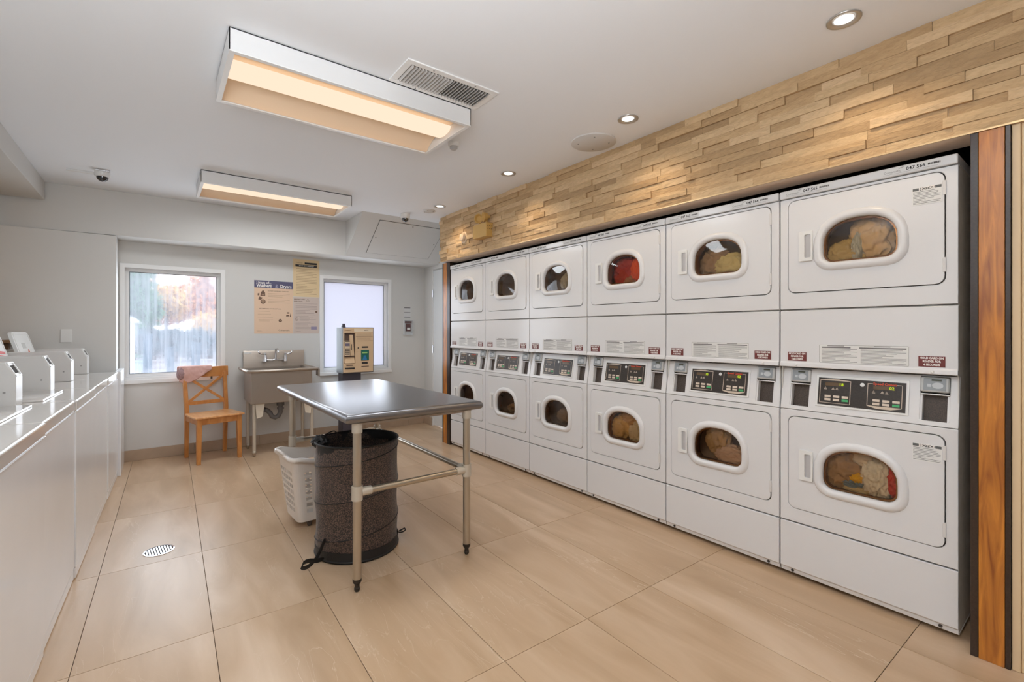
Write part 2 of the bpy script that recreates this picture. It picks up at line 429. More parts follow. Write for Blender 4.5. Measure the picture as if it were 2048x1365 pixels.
# ledge stones
def stones(parent, facing, a0, a1, z0, z1, ch, lens, plane, seed):
    rnd = random.Random(seed); rows = round((z1-z0)/ch); ch = (z1-z0)/rows; cnt = 0
    for r in range(rows):
        z = z0 + r*ch; a = a0 - rnd.uniform(0, 0.15) if a0 < a1 else a0
        while a < a1:
            ln = rnd.choice(lens)*rnd.uniform(0.8, 1.2); s, e = max(a, a0), min(a+ln, a1)
            if a1 - e < 0.05: e = a1; ln = a1-a
            if e-s > 0.012:
                pr = rnd.uniform(0.004, 0.026); bm = BM(); n = 4; cy = (s+e)/2; cz = z+ch/2
                L_ = e-s-0.0012; H = ch-0.0012
                vs = []
                for k in range(n+1):
                    row = []
                    for q in range(3):
                        edge = (k in (0, n)) or q in (0, 2)
                        d = pr*(0.80 if edge else 1.0)+rnd.uniform(-0.0022, 0.0022)
                        row.append(bm.verts.new((-facing*0 + (-(d) if facing < 0 else d), -L_/2+L_*k/n, -H/2+H*q/2)))
                    vs.append(row)
                for k in range(n):
                    for q in range(2): bm.faces.new([vs[k][q], vs[k+1][q], vs[k+1][q+1], vs[k][q+1]])
                back = [[bm.verts.new((0, -L_/2+L_*k/n, -H/2 if q == 0 else H/2)) for q in range(2)] for k in range(n+1)]
                for k in range(n):
                    bm.faces.new([vs[k][0], back[k][0], back[k+1][0], vs[k+1][0]]); bm.faces.new([vs[k][2], vs[k+1][2], back[k+1][1], back[k][1]])
                for k in (0, n): bm.faces.new([vs[k][0], vs[k][1], vs[k][2], back[k][1], back[k][0]])
                o = obj('stone', bm, M_STONE, parent, loc=(plane, cy, cz)); cnt += 1
            a += ln
    return cnt
NST = stones(wall_right, -1, -0.25, 4.67, 2.052, CEIL, 0.0415, [0.14, 0.2, 0.26, 0.32, 0.4], 2.555, 3)
stones(wall_left, 1, 4.80, 5.545, 0.95, 2.395, 0.045, [0.18, 0.26, 0.34], XL, 5)

# ceiling, bulkheads and the hatch
ceiling = tag(obj('ceiling', boxbm((XL-0.1, YF-0.1, CEIL), (4.6, YB+0.15, CEIL+0.1)), M_CEIL), kind='structure')
bb = BM(); prism_xy(bb, [(XL, 5.60), (-0.3, 5.555), (1.75, 5.46), (XR, 5.46), (XR, YB), (XL, YB)], 2.145, CEIL)
tag(obj('bulkhead', bb, M_WALL, ceiling, bevel=0.004), 'boxed bulkhead running above the two windows')
sb = BM(); prism_yz(sb, [(4.89, CEIL), (5.459, CEIL), (5.459, 2.150)], 1.742, XR)
tag(obj('bulkhead', sb, M_WALL, ceiling), 'sloped bulkhead with an access hatch')
tag(obj('bulkhead', boxbm((XL, YF, 2.39), (-0.76, 5.56, CEIL)), M_WALL, ceiling, bevel=0.004), 'low bulkhead along the left wall')
# access hatch on the slope
sl = math.atan2(CEIL-2.150, 5.459-4.89); mid = Vector(((1.98+2.74)/2, (4.89+5.459)/2, (CEIL+2.150)/2))
hL = math.hypot(CEIL-2.15, 5.459-4.89)
hatch = obj('access_hatch', boxbm((-0.40, -0.006, -0.26), (0.40, 0.003, 0.26)), M_WALL, ceiling, loc=mid, rot=(PI/2-sl, 0, 0), bevel=0.002)
hb = BM()
for a in ((-0.405, -0.265, -0.40, 0.265), (0.40, -0.265, 0.405, 0.265), (-0.405, 0.26, 0.405, 0.265), (-0.405, -0.265, 0.405, -0.26)):
    box(hb, (a[0], -0.0015, a[1]), (a[2], 0.0008, a[3]))
obj('hatch_gap', hb, M_SEAM, hatch)
for sx, sz in ((0, 0.235), (-0.37, 0), (0.37, 0)):
    k = BM(); lathe(k, [(0.006, -0.002), (0.006, 0.002)], n=10, mtx=Matrix.Rotation(PI/2, 4, 'X')); obj('screw', k, M_SEAM, hatch, loc=(sx, -0.007, sz))

# baseboards
def baseboard(name, pieces, m=M_BASE):
    root = tag(obj(name, boxbm(*pieces[0]), m, bevel=0.0015), kind='structure')
    for p in pieces[1:]: obj('tile', boxbm(*p), m, root, bevel=0.0015)
    return root
ps = []; x = -0.29
while x < XR-0.02:
    e = min(x+0.60, XR-0.012); ps.append(((x+0.001, YB-0.012, 0), (e-0.001, YB, 0.108))); x += 0.60
baseboard('baseboard_back', ps)
baseboard('baseboard_right', [((XR-0.012, 5.64, 0), (XR, YB-0.013, 0.108))])

# windows
def window(name, W, pane_m, label):
    x0, z0, x1, z1 = W
    root = empty(name, ((x0+x1)/2, YB+0.05, z0)); root['kind'] = 'structure'; cx = (x0+x1)/2
    def fr(nm, t, y0, y1, o, m=M_TRIMW, bev=0.002):
        b_ = BM(); w2 = (x1-x0)/2+o; a = [(-w2, -o), (w2, -o), (w2, z1-z0+o), (-w2, z1-z0+o)]
        i = [(-w2+t, -o+t), (w2-t, -o+t), (w2-t, z1-z0+o-t), (-w2+t, z1-z0+o-t)]
        plate_hole(b_, a, [i], y0, y1); return obj(nm, b_, m, root, bevel=bev)
    fr('casing', 0.042, YB-0.010-(YB+0.05), YB-(YB+0.05), 0.026)
    fr('frame', 0.028, 0.005, 0.05, 0.0)
    fr('sash', 0.020, 0.022, 0.045, -0.026)
    fr('gasket', 0.006, 0.028, 0.040, -0.044, M_BLACKP, 0)
    pw = (x1-x0)/2-0.048
    tag(obj('pane', boxbm((-pw, 0.030, 0.048), (pw, 0.036, z1-z0-0.048)), pane_m, root), label)
    obj('sill', boxbm((-(x1-x0)/2-0.03, -0.075, -0.045), ((x1-x0)/2+0.03, 0.004, -0.006)), M_TRIMW, root, bevel=0.004)
    return root
window('window_1', WIN1, M_FOG, 'clear glass misted with condensation')
window('window_2', WIN2, M_FROST, 'frosted white glass')

# far door in the right wall
dr = empty('door_1', (XR, 5.21, 0)); dr['kind'] = 'structure'
obj('door_leaf', boxbm((0.012, -0.405, 0.012), (0.052, 0.405, 2.085)), mat('door_paint', (222, 224, 224), 0.4), dr, bevel=0.002)
obj('door_stop', boxbm((0.001, -0.409, 0.0), (0.10, -0.4055, 2.099), (0.001, 0.4055, 0), (0.10, 0.409, 2.099), (0.055, -0.405, 2.086), (0.10, 0.405, 2.099)), M_TRIMW, dr)
for z in (0.25, 1.03, 1.78):
    k = BM(); tube(k, [(0.006, 0.405, z-0.05), (0.006, 0.405, z+0.05)], 0.007, 8); obj('hinge', k, M_CHROME, dr)
# right hand opening: casing only
dc = boxbm((2.545, 0.222, 0), (2.70, 0.2455, 2.045), (2.552, 0.150, 0), (2.70, 0.2215, 2.045))
d2 = tag(obj('door_2', dc, M_CREAM, bevel=0.003), kind='structure')
obj('jamb_stop', boxbm((2.60, 0.138, 0), (2.66, 0.150, 2.034)), mat('jamb_tan', (150, 118, 86), 0.6), d2)  # strip in a darker tan than the casing

# wood and dark laminate posts at both ends of the machine recess
def post(name, x, ya, yb, z1, parts, lab):
    root = empty(name, (x, (ya+yb)/2, 0)); root['kind'] = 'structure'
    y = ya
    for w_, m_, nm in parts:
        obj(nm, boxbm((0.0, y-(ya+yb)/2+0.0004, 0), (0.045, y+w_-(ya+yb)/2-0.0004, z1)), m_, root, bevel=0.002); y += w_
    return root
post('trim_1', 2.535, 0.2463, 0.3563, 2.0435, [(0.0155, M_DWOOD, 'dark_strip'), (0.0715, M_MAPLE, 'wood_strip'), (0.023, M_DWOOD, 'dark_strip')], '')
post('trim_2', 2.600, 4.545, 4.715, 2.0435, [(0.065, M_DWOOD, 'dark_strip'), (0.080, M_MAPLE, 'wood_strip'), (0.025, M_DWOOD, 'dark_strip')], '')

# ================================================================== STACKED DRYERS
UW = 0.682; PITCH = 0.6885
dry = empty('stacked_dryer', (0, 0, 0))
h = UW/2
b_ = boxbm((-h+0.0015, 0.019, 0.02), (-h+0.005, 0.70, 1.956), (h-0.005, 0.019, 0.02), (h-0.0015, 0.70, 1.956), (-h, 0.696, 0.02), (h, 0.70, 1.985), (-h, 0.02, 0.02), (h, 0.7, 0.026), (-h, 0.02, 1.375), (h, 0.7, 1.381), (-h, 0.02, 1.95), (h, 0.70, 1.956))
obj('cabinet', b_, M_GALV, dry)
obj('top_cap', boxbm((-h, -0.008, 1.957), (h, 0.70, 1.998)), M_ENAMEL, dry, bevel=0.006, seg=3)
for fx_ in (-h+0.055, h-0.055):
    for fy_ in (0.14, 0.645): obj('foot', boxbm((fx_-0.025, fy_-0.025, 0), (fx_+0.025, fy_+0.025, 0.02)), M_SEAM, dry)
DOORS = {'upper': 1.7025, 'lower': 0.5985}
for nm, zc in DOORS.items():
    z0, z1 = (1.383, 1.953) if nm == 'upper' else (0.292, 0.867)
    k = BM(); plate_hole(k, [(-h, z0), (h, z0), (h, z1), (-h, z1)], [rrect(-0.3035, zc-0.2375, 0.3025, zc+0.2375, 0.034)], 0.0, 0.018)
    obj('front_panel', k, M_ENAMEL, dry, bevel=0.0035)
    k = BM(); plate_hole(k, rrect(-0.300, zc-0.234, 0.299, zc+0.234, 0.031), [dshape(0.296, zc-0.098, zc+0.105, 0.006)], -0.003, 0.014)
    door = obj('door', k, M_ENAMEL, dry, bevel=0.003)
    # dark gap behind the door edge, drum mouth
    k = BM(); plate_hole(k, [(-h+0.01, z0+0.01), (h-0.01, z0+0.01), (h-0.01, z1-0.01), (-h+0.01, z1-0.01)], [dshape(0.296, zc-0.098, zc+0.105, 0.010)], 0.020, 0.024)
    obj('gap_backing', k, M_SEAM, dry)
    k = BM(); prof = [(0.040, -0.0035), (0.037, -0.010), (0.029, -0.016), (0.018, -0.018), (0.009, -0.016), (0.003, -0.010), (0.000, -0.002), (0.000, 0.016)]
    loops(k, [[(x, y, z) for x, z in dshape(0.290, zc-0.097, zc+0.104, o_)] for o_, y in prof])
    sharp(obj('porthole_ring', k, M_ENAMEL, door), 60)
    k = BM(); n_ = 3
    rings = [[(x*s_, 0.006-0.010*(1-s_)*1.0, (z-zc)*s_+zc) for x, z in dshape(0.290, zc-0.097, zc+0.104, -0.0005)] for s_ in (1.0, 0.8, 0.5, 0.15)]
    R = loops(k, rings, True, False, True)
    obj('porthole_glass', k, M_PORT, door, smooth=True)
    k = BM(); loops(k, [[(x, y, z) for x, z in dshape(0.290, zc-0.097, zc+0.104, o_)] for o_, y in ((-0.0005, 0.010), (-0.007, 0.009), (-0.009, 0.014), (-0.004, 0.06))])
    sharp(obj('glass_bezel', k, mat('brass_rim', (150, 104, 60), 0.25, metal=0.7), door))
    # recessed pull
    k = BM(); zh = zc-0.005
    plate_hole(k, rrect(-0.249, zh-0.075, -0.186, zh+0.075, 0.006, 3), [rrect(-0.223, zh-0.058, -0.194, zh+0.058, 0.006, 3)], -0.0135, -0.003)
    ho = obj('handle', k, M_PLWHITE, door, bevel=0.002)
    k = BM(); pts = [(-0.2235, -0.0032), (-0.1935, -0.0032), (-0.1935, -0.0125), (-0.2235, -0.0045)]
    A = [k.verts.new((x, y, zh-0.058)) for x, y in pts]; B = [k.verts.new((x, y, zh+0.058)) for x, y in pts]
    k.faces.new(A); k.faces.new(B[::-1])
    for i in range(4): k.faces.new([A[i], A[(i+1) % 4], B[(i+1) % 4], B[i]])
    o_ = obj('handle_pocket', k, mat('pocket_grey', (188, 187, 188), 0.4), door)
    for dz in (-0.155, 0.165):
        obj('hinge', boxbm((0.294, -0.006, zc+dz-0.03), (0.3045, 0.006, zc+dz+0.03)), M_ENAMEL2, door, bevel=0.0015)
    # drum
    k = BM(); rr = [(0.205, 0.06), (0.212, 0.10), (0.225, 0.12), (0.225, 0.30)]
    lathe(k, [(r_, d_) for r_, d_ in rr], c=(0, 0, 0), n=28, cap0=False, cap1=True, mtx=Matrix.Translation((0, 0, zc)) @ Matrix.Rotation(-PI/2, 4, 'X'))
    obj('drum', k, mat('drum_metal', (214, 184, 152), 0.5, metal=0.0), dry, smooth=True)
k = BM(); prism_yz(k, [(0.002, 1.376), (0.018, 1.376), (0.018, 1.086), (0.010, 1.086), (-0.008, 1.089), (-0.006, 1.108), (0.0, 1.113)], -h, h)
mp_ = obj('middle_panel', k, M_ENAMEL, dry, bevel=0.003)
for sx in (-0.262, 0.262):
    k = BM(); lathe(k, [(0.006, 0), (0.006, 0.003), (0.003, 0.005)], n=12, mtx=Matrix.Rotation(PI/2, 4, 'X')); obj('screw', k, M_PLWHITE, mp_, loc=(sx, -0.0068, 1.099))
# kick panel
k = BM(); prism_yz(k, [(0.0, 0.286), (0.018, 0.286), (0.018, 0.022), (0.012, 0.022), (0.008, 0.044), (0.0, 0.050)], -h, h)
kp = obj('kick_panel', k, M_ENAMEL, dry, bevel=0.003)
for sx in (-0.285, 0.285):
    k = BM(); lathe(k, [(0.007, 0), (0.007, 0.003)], n=10, mtx=Matrix.Rotation(PI/2, 4, 'X')); obj('screw', k, M_SEAM, kp, loc=(sx, 0.0085, 0.036))
# console, tilted back at its top under the overhang
TILT = -math.atan2(0.040, 0.226)
k = BM()
H0 = 0.214
plate_hole(k, [(-h, 0), (h, 0), (h, H0), (-h, H0)], [rrect(-0.298, 0.020, -0.208, 0.209, 0.006, 3), rrect(0.217, 0.020, 0.312, 0.209, 0.006, 3)], 0.0, 0.010)
box(k, (-h, 0.010, 0.0), (-h+0.005, 0.018, H0)); box(k, (h-0.005, 0.010, 0), (h, 0.018, H0))
con = obj('console', k, M_ENAMEL, dry, bevel=0.0025, loc=(0, 0.001, 0.870), rot=(TILT, 0, 0))
obj('bay_backing', boxbm((-0.33, 0.055, 0.004), (0.33, 0.062, 0.212)), M_DARK, con)
obj('display_frame', boxbm((-0.181, -0.004, 0.030), (0.181, 0.0, 0.184)), M_PLWHITE, con, bevel=0.002)
M_PANEL = mat('display_panel', (56, 50, 46), 0.3, var=0.2, vscale=150)
dp = obj('display_panel', boxbm((-0.1705, -0.0052, 0.040), (0.1705, -0.0041, 0.172)), M_PANEL, con)
for sg, x0, up in ((0, -0.163, True), (1, 0.030, False)):
    # pale outline frame with a pointed side
    w_ = 0.128; k = BM(); t = 0.0022; zt, zb = (0.160, 0.050) if up else (0.160, 0.056)
    y0_, y1_ = -0.0056, -0.0052
    box(k, (x0, y0_, zb), (x0+t, y1_, zt)); box(k, (x0+w_-t, y0_, zb), (x0+w_, y1_, zt))
    if up:
        prism(k, [(x0, zt), (x0+w_, zt), (x0+w_, zt+t), (x0+w_*0.62, zt+0.008), (x0+w_*0.38, zt+0.008), (x0, zt+t)], y0_, y1_); box(k, (x0, y0_, zb), (x0+w_, y1_, zb+t))
    else:
        prism(k, [(x0, zb), (x0+w_*0.3, zb-0.010), (x0+w_*0.7, zb-0.010), (x0+w_, zb), (x0+w_, zb+t), (x0, zb+t)], y0_, y1_)
        box(k, (x0, y0_, zt-t), (x0+0.02, y1_, zt)); box(k, (x0+w_-0.02, y0_, zt-t), (x0+w_, y1_, zt))
    for bx, lab in ((x0+0.024, 0), (x0+0.056, 0), (x0+0.072, 0)):   # small legends under the display
        box(k, (bx-0.004, y0_, 0.121), (bx+0.004, y1_, 0.1235)); box(k, (bx-0.006, y0_, 0.116), (bx+0.006, y1_, 0.1185)); box(k, (bx-0.001, y0_, 0.126), (bx+0.001, y1_, 0.128))
    obj('panel_outline', k, mat('panel_ink_cream', (205, 190, 172), 0.5), con)
    k = boxbm((x0+0.022, y0_, 0.134), (x0+0.102, y1_, 0.151)); obj('display_window', k, mat('display_window_tan', (104, 84, 62), 0.25), con)
    for r_ in range(2):
        for c_ in range(3):
            bx = x0+0.022+c_*0.036; bz = 0.083-r_*0.0155
            green = (r_ == 1 and c_ == 2)
            obj('button', boxbm((bx, -0.0068, bz-0.0055), (bx+0.026, -0.0052, bz+0.0055)), mat('button_green', (70, 168, 108), 0.4) if green else mat('button_cream', (214, 200, 184), 0.4), con, bevel=0.0006, seg=1)
k = BM(); lathe(k, [(0.009, 0.0), (0.009, 0.002), (0.006, 0.003)], n=14, mtx=Matrix.Rotation(PI/2, 4, 'X')); obj('badge', k, M_PLWHITE, con, loc=(0.010, -0.0052, 0.150))
rt = text('lettering', 'Speed Queen', 0.0145, (0.094, -0.0056, 0.1595), mat('orange_red_print', (205, 78, 44), 0.5), con, bold=0.0006, xs=1.08)
for sx in (-0.253, 0.2645):
    k = BM(); box(k, (sx-0.046, -0.012, 0.142), (sx+0.046, 0.045, 0.206))
    rd = obj('card_reader', k, mat('reader_grey', (190, 191, 190), 0.35), con, bevel=0.006, seg=3)
    obj('reader_shelf', boxbm((sx-0.046, -0.003, 0.131), (sx+0.046, 0.045, 0.1355)), M_PLWHITE, con)
    k = BM(); box(k, (sx-0.036, -0.0135, 0.149), (sx+0.036, -0.012, 0.200)); rf_ = obj('reader_face', k, mat('reader_face_blue_grey', (146, 152, 156), 0.35), con, bevel=0.0008, seg=1)
    k = BM(); box(k, (sx-0.010, -0.0145, 0.189), (sx+0.022, -0.0135, 0.1965)); obj('reader_display', k, mat('reader_lcd', (64, 66, 50), 0.3), con)
    k = BM(); lathe(k, [(0.013, 0), (0.013, 0.0006), (0.010, 0.0006), (0.010, 0.0002)], n=18, mtx=Matrix.Scale(1.4, 4, Vector((1, 0, 0))) @ Matrix.Rotation(PI/2, 4, 'X')); box(k, (-0.034, -0.0006, -0.007), (-0.021, 0, 0.006))
    obj('reader_symbol', k, mat('reader_symbol_pale', (196, 200, 202), 0.4), con, loc=(sx+0.010, -0.0135, 0.170))
    for q_ in (-0.044, 0.044): obj('pocket_wall', boxbm((sx+q_-0.004, 0.004, 0.018), (sx+q_+0.004, 0.054, 0.130)), M_ENAMEL, con)
    obj('pocket_back', boxbm((sx-0.039, 0.030, 0.020), (sx+0.039, 0.036, 0.130)), mat('pocket_speckled', (74, 62, 54), 0.5, var=0.5, vscale=260), con)
# labels on the middle panel
il = obj('instruction_label', boxbm((-0.1615, -0.0012, 1.1150), (0.1845, 0.0, 1.2050)), M_PAPERW, dry)
k = BM(); t = 0.0014; yy = -0.0014
for a in ((-0.160, 1.1165, 0.183, 1.1165+t), (-0.160, 1.2035-t, 0.183, 1.2035), (-0.160, 1.1165, -0.160+t, 1.2035), (0.183-t, 1.1165, 0.183, 1.2035)): box(k, (a[0], yy, a[1]), (a[2], -0.0012, a[3]))
print_lines(k, -0.150, -0.004, 1.1210, 1.1870, 11, yy+0.0001, 1, 0.30, 0.35); print_lines(k, 0.010, 0.176, 1.1210, 1.1870, 12, yy+0.0001, 2, 0.30, 0.5)
box(k, (-0.150, yy, 1.1890), (-0.030, -0.0012, 1.1950)); box(k, (0.004, yy, 1.1890), (0.176, -0.0012, 1.1950)); box(k, (-0.125, yy, 1.1980), (-0.055, -0.0012, 1.2010)); box(k, (0.06, yy, 1.1980), (0.12, -0.0012, 1.2010))
obj('print', k, mat('fine_print', (118, 116, 116), 0.6), il)
for cx_ in (-0.2605, 0.2585):
    rl = obj('card_label', boxbm((cx_-0.043, -0.0012, 1.1190), (cx_+0.043, 0.0, 1.1640)), M_RED, dry)
    for s_, z_ in (('HOLD CARD ON', 1.1565), ('READER FOR', 1.1425), ('4 SECONDS', 1.1285)):
        text('lettering', s_, 0.0125, (cx_, -0.0016, z_-0.0005), M_WPRINT, rl, bold=0.0005, xs=0.80)
# asset labels on the top cap: pale sticker, maker's word, barcode; number is added per machine
for k_, cx_ in (('a', -0.235), ('b', 0.17)):
    sl_ = obj('asset_label', boxbm((cx_-0.085, -0.0090, 1.9625), (cx_+0.125, -0.0082, 1.991)), mat('asset_label_paper', (222, 222, 221), 0.4), dry)
    text('lettering', 'Coinamatic', 0.0135, (cx_-0.042, -0.0093, 1.976), M_INKG, sl_)
    k = BM(); rnd = random.Random(4)
    for i in range(9):
        bx = cx_+0.078+i*0.0046; box(k, (bx, -0.0093, 1.975), (bx+0.0032, -0.0090, 1.983))
    obj('barcode', k, M_INK, sl_)
    k = BM()
    for i in range(3):
        prism(k, [(cx_-0.020+i*0.003, 1.984+i*0.002), (cx_-0.004+i*0.003, 1.987+i*0.002), (cx_-0.004+i*0.003, 1.9878+i*0.002), (cx_-0.020+i*0.003, 1.985+i*0.002)], -0.0093, -0.0090)
    print_lines(k, cx_-0.075, cx_+0.11, 1.9645, 1.969, 1, -0.0091, 8, 0.2, 1)
    obj('emblem', k, M_INKG, sl_)

YC = [0.7405+PITCH*i for i in range(6)]     # nearest first
DL = ['stacked white dryer nearest the wooden post, with notice stickers and green digits 18 and 02',
      'second stacked white dryer from the wooden post, beige laundry behind both portholes',
      'third stacked white dryer from the wooden post, red laundry in its upper porthole',
      'fourth stacked white dryer from the near post, left of the red laundry',
      'stacked white dryer second from the far end, its upper drum empty and brown',
      'farthest stacked white dryer, partly behind the steel table corner']
dryers = []
for i, yc in enumerate(YC):
    o = dry if i == 0 else copy_tree(dry)
    dryers.append(o)
NUMS = [('047 565', '047 566'), ('047 563', '047 564'), ('047 561', '047 562'), ('047 559', '047 560'), ('047 557', '047 558'), ('047 555', '047 556')]
M_DIGOFF = mat('display_digit_off', (92, 88, 66), 0.4)
for i, o in enumerate(dryers):
    o.location = (2.600, YC[i], 0); o.rotation_euler = (0, 0, -PI/2)
    tag(o, DL[i], 'dryer', 'stacked dryers along the stone wall')
    for cx_, s_ in zip((-0.235, 0.17), NUMS[i]): text('asset_number', s_, 0.0195, (cx_+0.038, -0.0093, 1.978), M_INK, o, bold=0.0004)
    cn = [c for c in D.objects if c.parent == o and c.name.startswith('console')][0]
    dg = {0: ('18', '02'), 1: ('15', '02')}.get(i)
    if dg:
        for x_, s_ in zip((-0.074, 0.120), dg): text('display_digits', s_, 0.0185, (x_, -0.0058, 0.1425), M_DIGIT, cn, bold=0.0004)
for zc, nm in ((1.848, 'upper'), (0.752, 'lower')):
    nl = obj('notice_label', boxbm((0.196, -0.0042, zc-0.037), (0.292, -0.0032, zc+0.038)), M_PAPERW, dryers[0])
    k = boxbm((0.1975, -0.0045, zc+0.025), (0.2905, -0.0042, zc+0.036)); print_lines(k, 0.199, 0.288, zc-0.034, zc+0.022, 9, -0.0043, 5, 0.25, 0.5)
    obj('print', k, mat('notice_grey', (96, 98, 98), 0.6), nl)
    text('lettering', 'NOTICE', 0.0145, (0.244, -0.0048, zc+0.0303), M_WPRINT, nl, bold=0.0006)

# laundry seen through the portholes
def laundry(name, loc, size, rgb, seed, label, cat='laundry', amp=0.3, fr=2.2):
    bm = BM(); bmesh.ops.create_icosphere(bm, subdivisions=5, radius=1.0)
    off = Vector((seed*3.1, seed*1.7, seed*0.9))
    for v in bm.verts:
        d = v.co.normalized(); p = d*fr+off
        f = 1 + amp*(abs(noise.noise(p))*-1.6+0.35) + amp*0.55*(abs(noise.noise(p*2.3+Vector((5, 1, 2))))*-1.4+0.2)+0.02*noise.noise(p*7)
        v.co = Vector((d.x*size[0], d.y*size[1], d.z*size[2]))*f
    m = mat('cloth_%d_%d_%d' % rgb, rgb, 0.9, bump=0.25, bscale=400)
    m.node_tree.nodes['Principled BSDF'].inputs['Specular IOR Level'].default_value = 0.1
    o = obj(name, bm, m, smooth=True, loc=loc)
    tag(o, label, cat, 'laundry in the dryer drums'); return o
UZ, LZ = 1.7025, 0.5985
# x is depth into the machine (world X), y along the row, z up. front glass at x 2.61
def LA(i, zc, dx, dl, dz, size, rgb, seed, label, **k):
    """dl = metres to the viewer's right of the porthole centre"""
    return laundry('laundry', (2.642+dx+size[0]*0.72, YC[i]-dl, zc+dz), size, rgb, seed, label, **k)
LA(0, UZ, 0.00, -0.075, -0.075, (0.055, 0.085, 0.085), (206, 176, 118), 1, 'olive beige cloth at the left of the upper porthole of the nearest dryer')
LA(0, UZ, 0.02, 0.025, 0.0, (0.06, 0.09, 0.13), (226, 190, 142), 2, 'tan towel tumbling upright in the upper porthole of the nearest dryer')
LA(0, UZ, 0.00, -0.02, -0.06, (0.045, 0.028, 0.10), (196, 192, 176), 3, 'narrow pale grey cloth in the upper porthole of the nearest dryer')
LA(1, UZ, 0.02, -0.06, -0.03, (0.06, 0.10, 0.10), (170, 140, 112), 4, 'brownish grey cloth at the left in the second dryer, upper porthole')
LA(1, UZ, 0.00, 0.045, -0.055, (0.055, 0.095, 0.08), (226, 206, 150), 5, 'cream yellow cloth low at the right in the second dryer, upper porthole')
LA(2, UZ, 0.02, -0.05, -0.01, (0.06, 0.11, 0.12), (178, 62, 56), 6, 'dark red bundle in the upper porthole of the third dryer')
LA(2, UZ, 0.00, 0.085, -0.01, (0.05, 0.065, 0.10), (232, 92, 52), 7, 'orange red cloth at the right edge of the third dryer, upper porthole')
LA(2, UZ, 0.00, 0.02, -0.085, (0.05, 0.06, 0.045), (176, 120, 92), 8, 'brownish cloth at the bottom of the red load in the third dryer')
LA(3, UZ, 0.05, 0.02, -0.03, (0.06, 0.08, 0.09), (188, 176, 160), 9, 'pale grey bundle in the upper porthole of the fourth dryer')
LA(0, LZ, 0.00, -0.085, -0.01, (0.06, 0.09, 0.10), (176, 138, 100), 10, 'brown towel at the left in the lower porthole of the nearest dryer')
LA(0, LZ, 0.03, 0.03, 0.06, (0.06, 0.11, 0.07), (222, 200, 172), 11, 'cream cloth at the top in the lower porthole of the nearest dryer')
LA(0, LZ, -0.01, 0.055, -0.02, (0.05, 0.062, 0.095), (232, 218, 196), 12, 'white knitted garment bunched in the lower porthole of the nearest dryer', amp=0.35, fr=3.2)
LA(0, LZ, -0.01, 0.128, -0.005, (0.045, 0.035, 0.085), (205, 60, 52), 13, 'red garment at the right in the lower porthole of the nearest dryer')
LA(0, LZ, -0.005, -0.022, -0.030, (0.045, 0.035, 0.026), (236, 178, 36), 14, 'yellow cloth in the lower porthole of the nearest dryer', amp=0.2)
LA(0, LZ, -0.008, -0.040, -0.060, (0.045, 0.045, 0.022), (128, 148, 160), 15, 'blue grey cloth below the yellow one in the nearest dryer', amp=0.2)
LA(0, LZ, -0.005, -0.02, -0.090, (0.045, 0.07, 0.028), (216, 190, 142), 16, 'sand coloured cloth at the bottom of the nearest dryer, lower porthole', amp=0.2)
LA(1, LZ, 0.01, -0.035, 0.02, (0.055, 0.075, 0.10), (186, 150, 108), 17, 'light brown towel in the lower porthole of the second dryer')
LA(1, LZ, -0.005, 0.055, -0.055, (0.055, 0.10, 0.06), (212, 176, 152), 18, 'pinkish beige cloth low in the second dryer, lower porthole')
LA(2, LZ, 0.0, -0.075, -0.03, (0.055, 0.085, 0.09), (232, 186, 122), 19, 'golden cream cloth at the left in the third dryer, lower porthole')
LA(2, LZ, 0.02, 0.0, 0.05, (0.055, 0.10, 0.06), (206, 158, 104), 20, 'golden brown towel at the top in the third dryer, lower porthole')
LA(2, LZ, 0.0, 0.065, -0.04, (0.055, 0.065, 0.085), (230, 204, 164), 21, 'cream cloth at the right in the third dryer, lower porthole')
LA(3, LZ, 0.04, 0.02, -0.04, (0.06, 0.12, 0.07), (164, 140, 124), 22, 'grey brown cloth in the lower porthole of the fourth dryer')
LA(4, LZ, 0.04, 0.01, -0.065, (0.06, 0.12, 0.05), (166, 134, 104), 23, 'brown cloth low in the lower porthole of the fifth dryer')

# ================================================================== WASHERS
WP = 0.69
M_GLOSSW = mat('glossy_white_panel', (236, 238, 241), 0.20, spec=0.35, coat=0.12, var=0.02, vscale=3)
M_WTOP = mat('washer_top_enamel', (216, 212, 208), 0.12, coat=0.5)
M_CASE = mat('washer_case_enamel', (206, 204, 201), 0.3)
was = empty('washer', (0, 0, 0))
hw = WP/2-0.003
obj('cabinet', boxbm((-hw, 0.002, 0.06), (hw, 0.70, 0.862)), M_GLOSSW, was, bevel=0.006, seg=2)
obj('plinth', boxbm((-hw, 0.004, 0.0), (hw, 0.66, 0.0595)), M_GLOSSW, was, bevel=0.01)
k = BM(); prism_yz(k, [(0.0, 0.864), (0.70, 0.864), (0.70, 0.915), (0.006, 0.915), (0.0, 0.909)], -hw, hw)
obj('top_deck', k, M_WTOP, was, bevel=0.003)
obj('front_bright_edge', boxbm((-hw+0.004, -0.003, 0.908), (hw-0.004, 0.001, 0.912), (-hw+0.004, -0.003, 0.857), (hw-0.004, 0.002, 0.861)), mat('bright_trim_edge', (250, 250, 250), 0.1, coat=0.5), was)
k = BM(); prism(k, rrect(-0.30, 0.915, 0.205, 0.926, 0.004, 2), 0.13, 0.44)
lid_closed = obj('lid', k, M_WTOP, was, bevel=0.003)
k = BM()
prof = [(0.187, 0.9152), (0.70, 0.9152), (0.70, 1.126), (0.223, 1.126), (0.187, 1.054)]
prism_yz(k, prof, hw-0.116, hw-0.001)
case = obj('card_case', k, M_CASE, was, bevel=0.004)
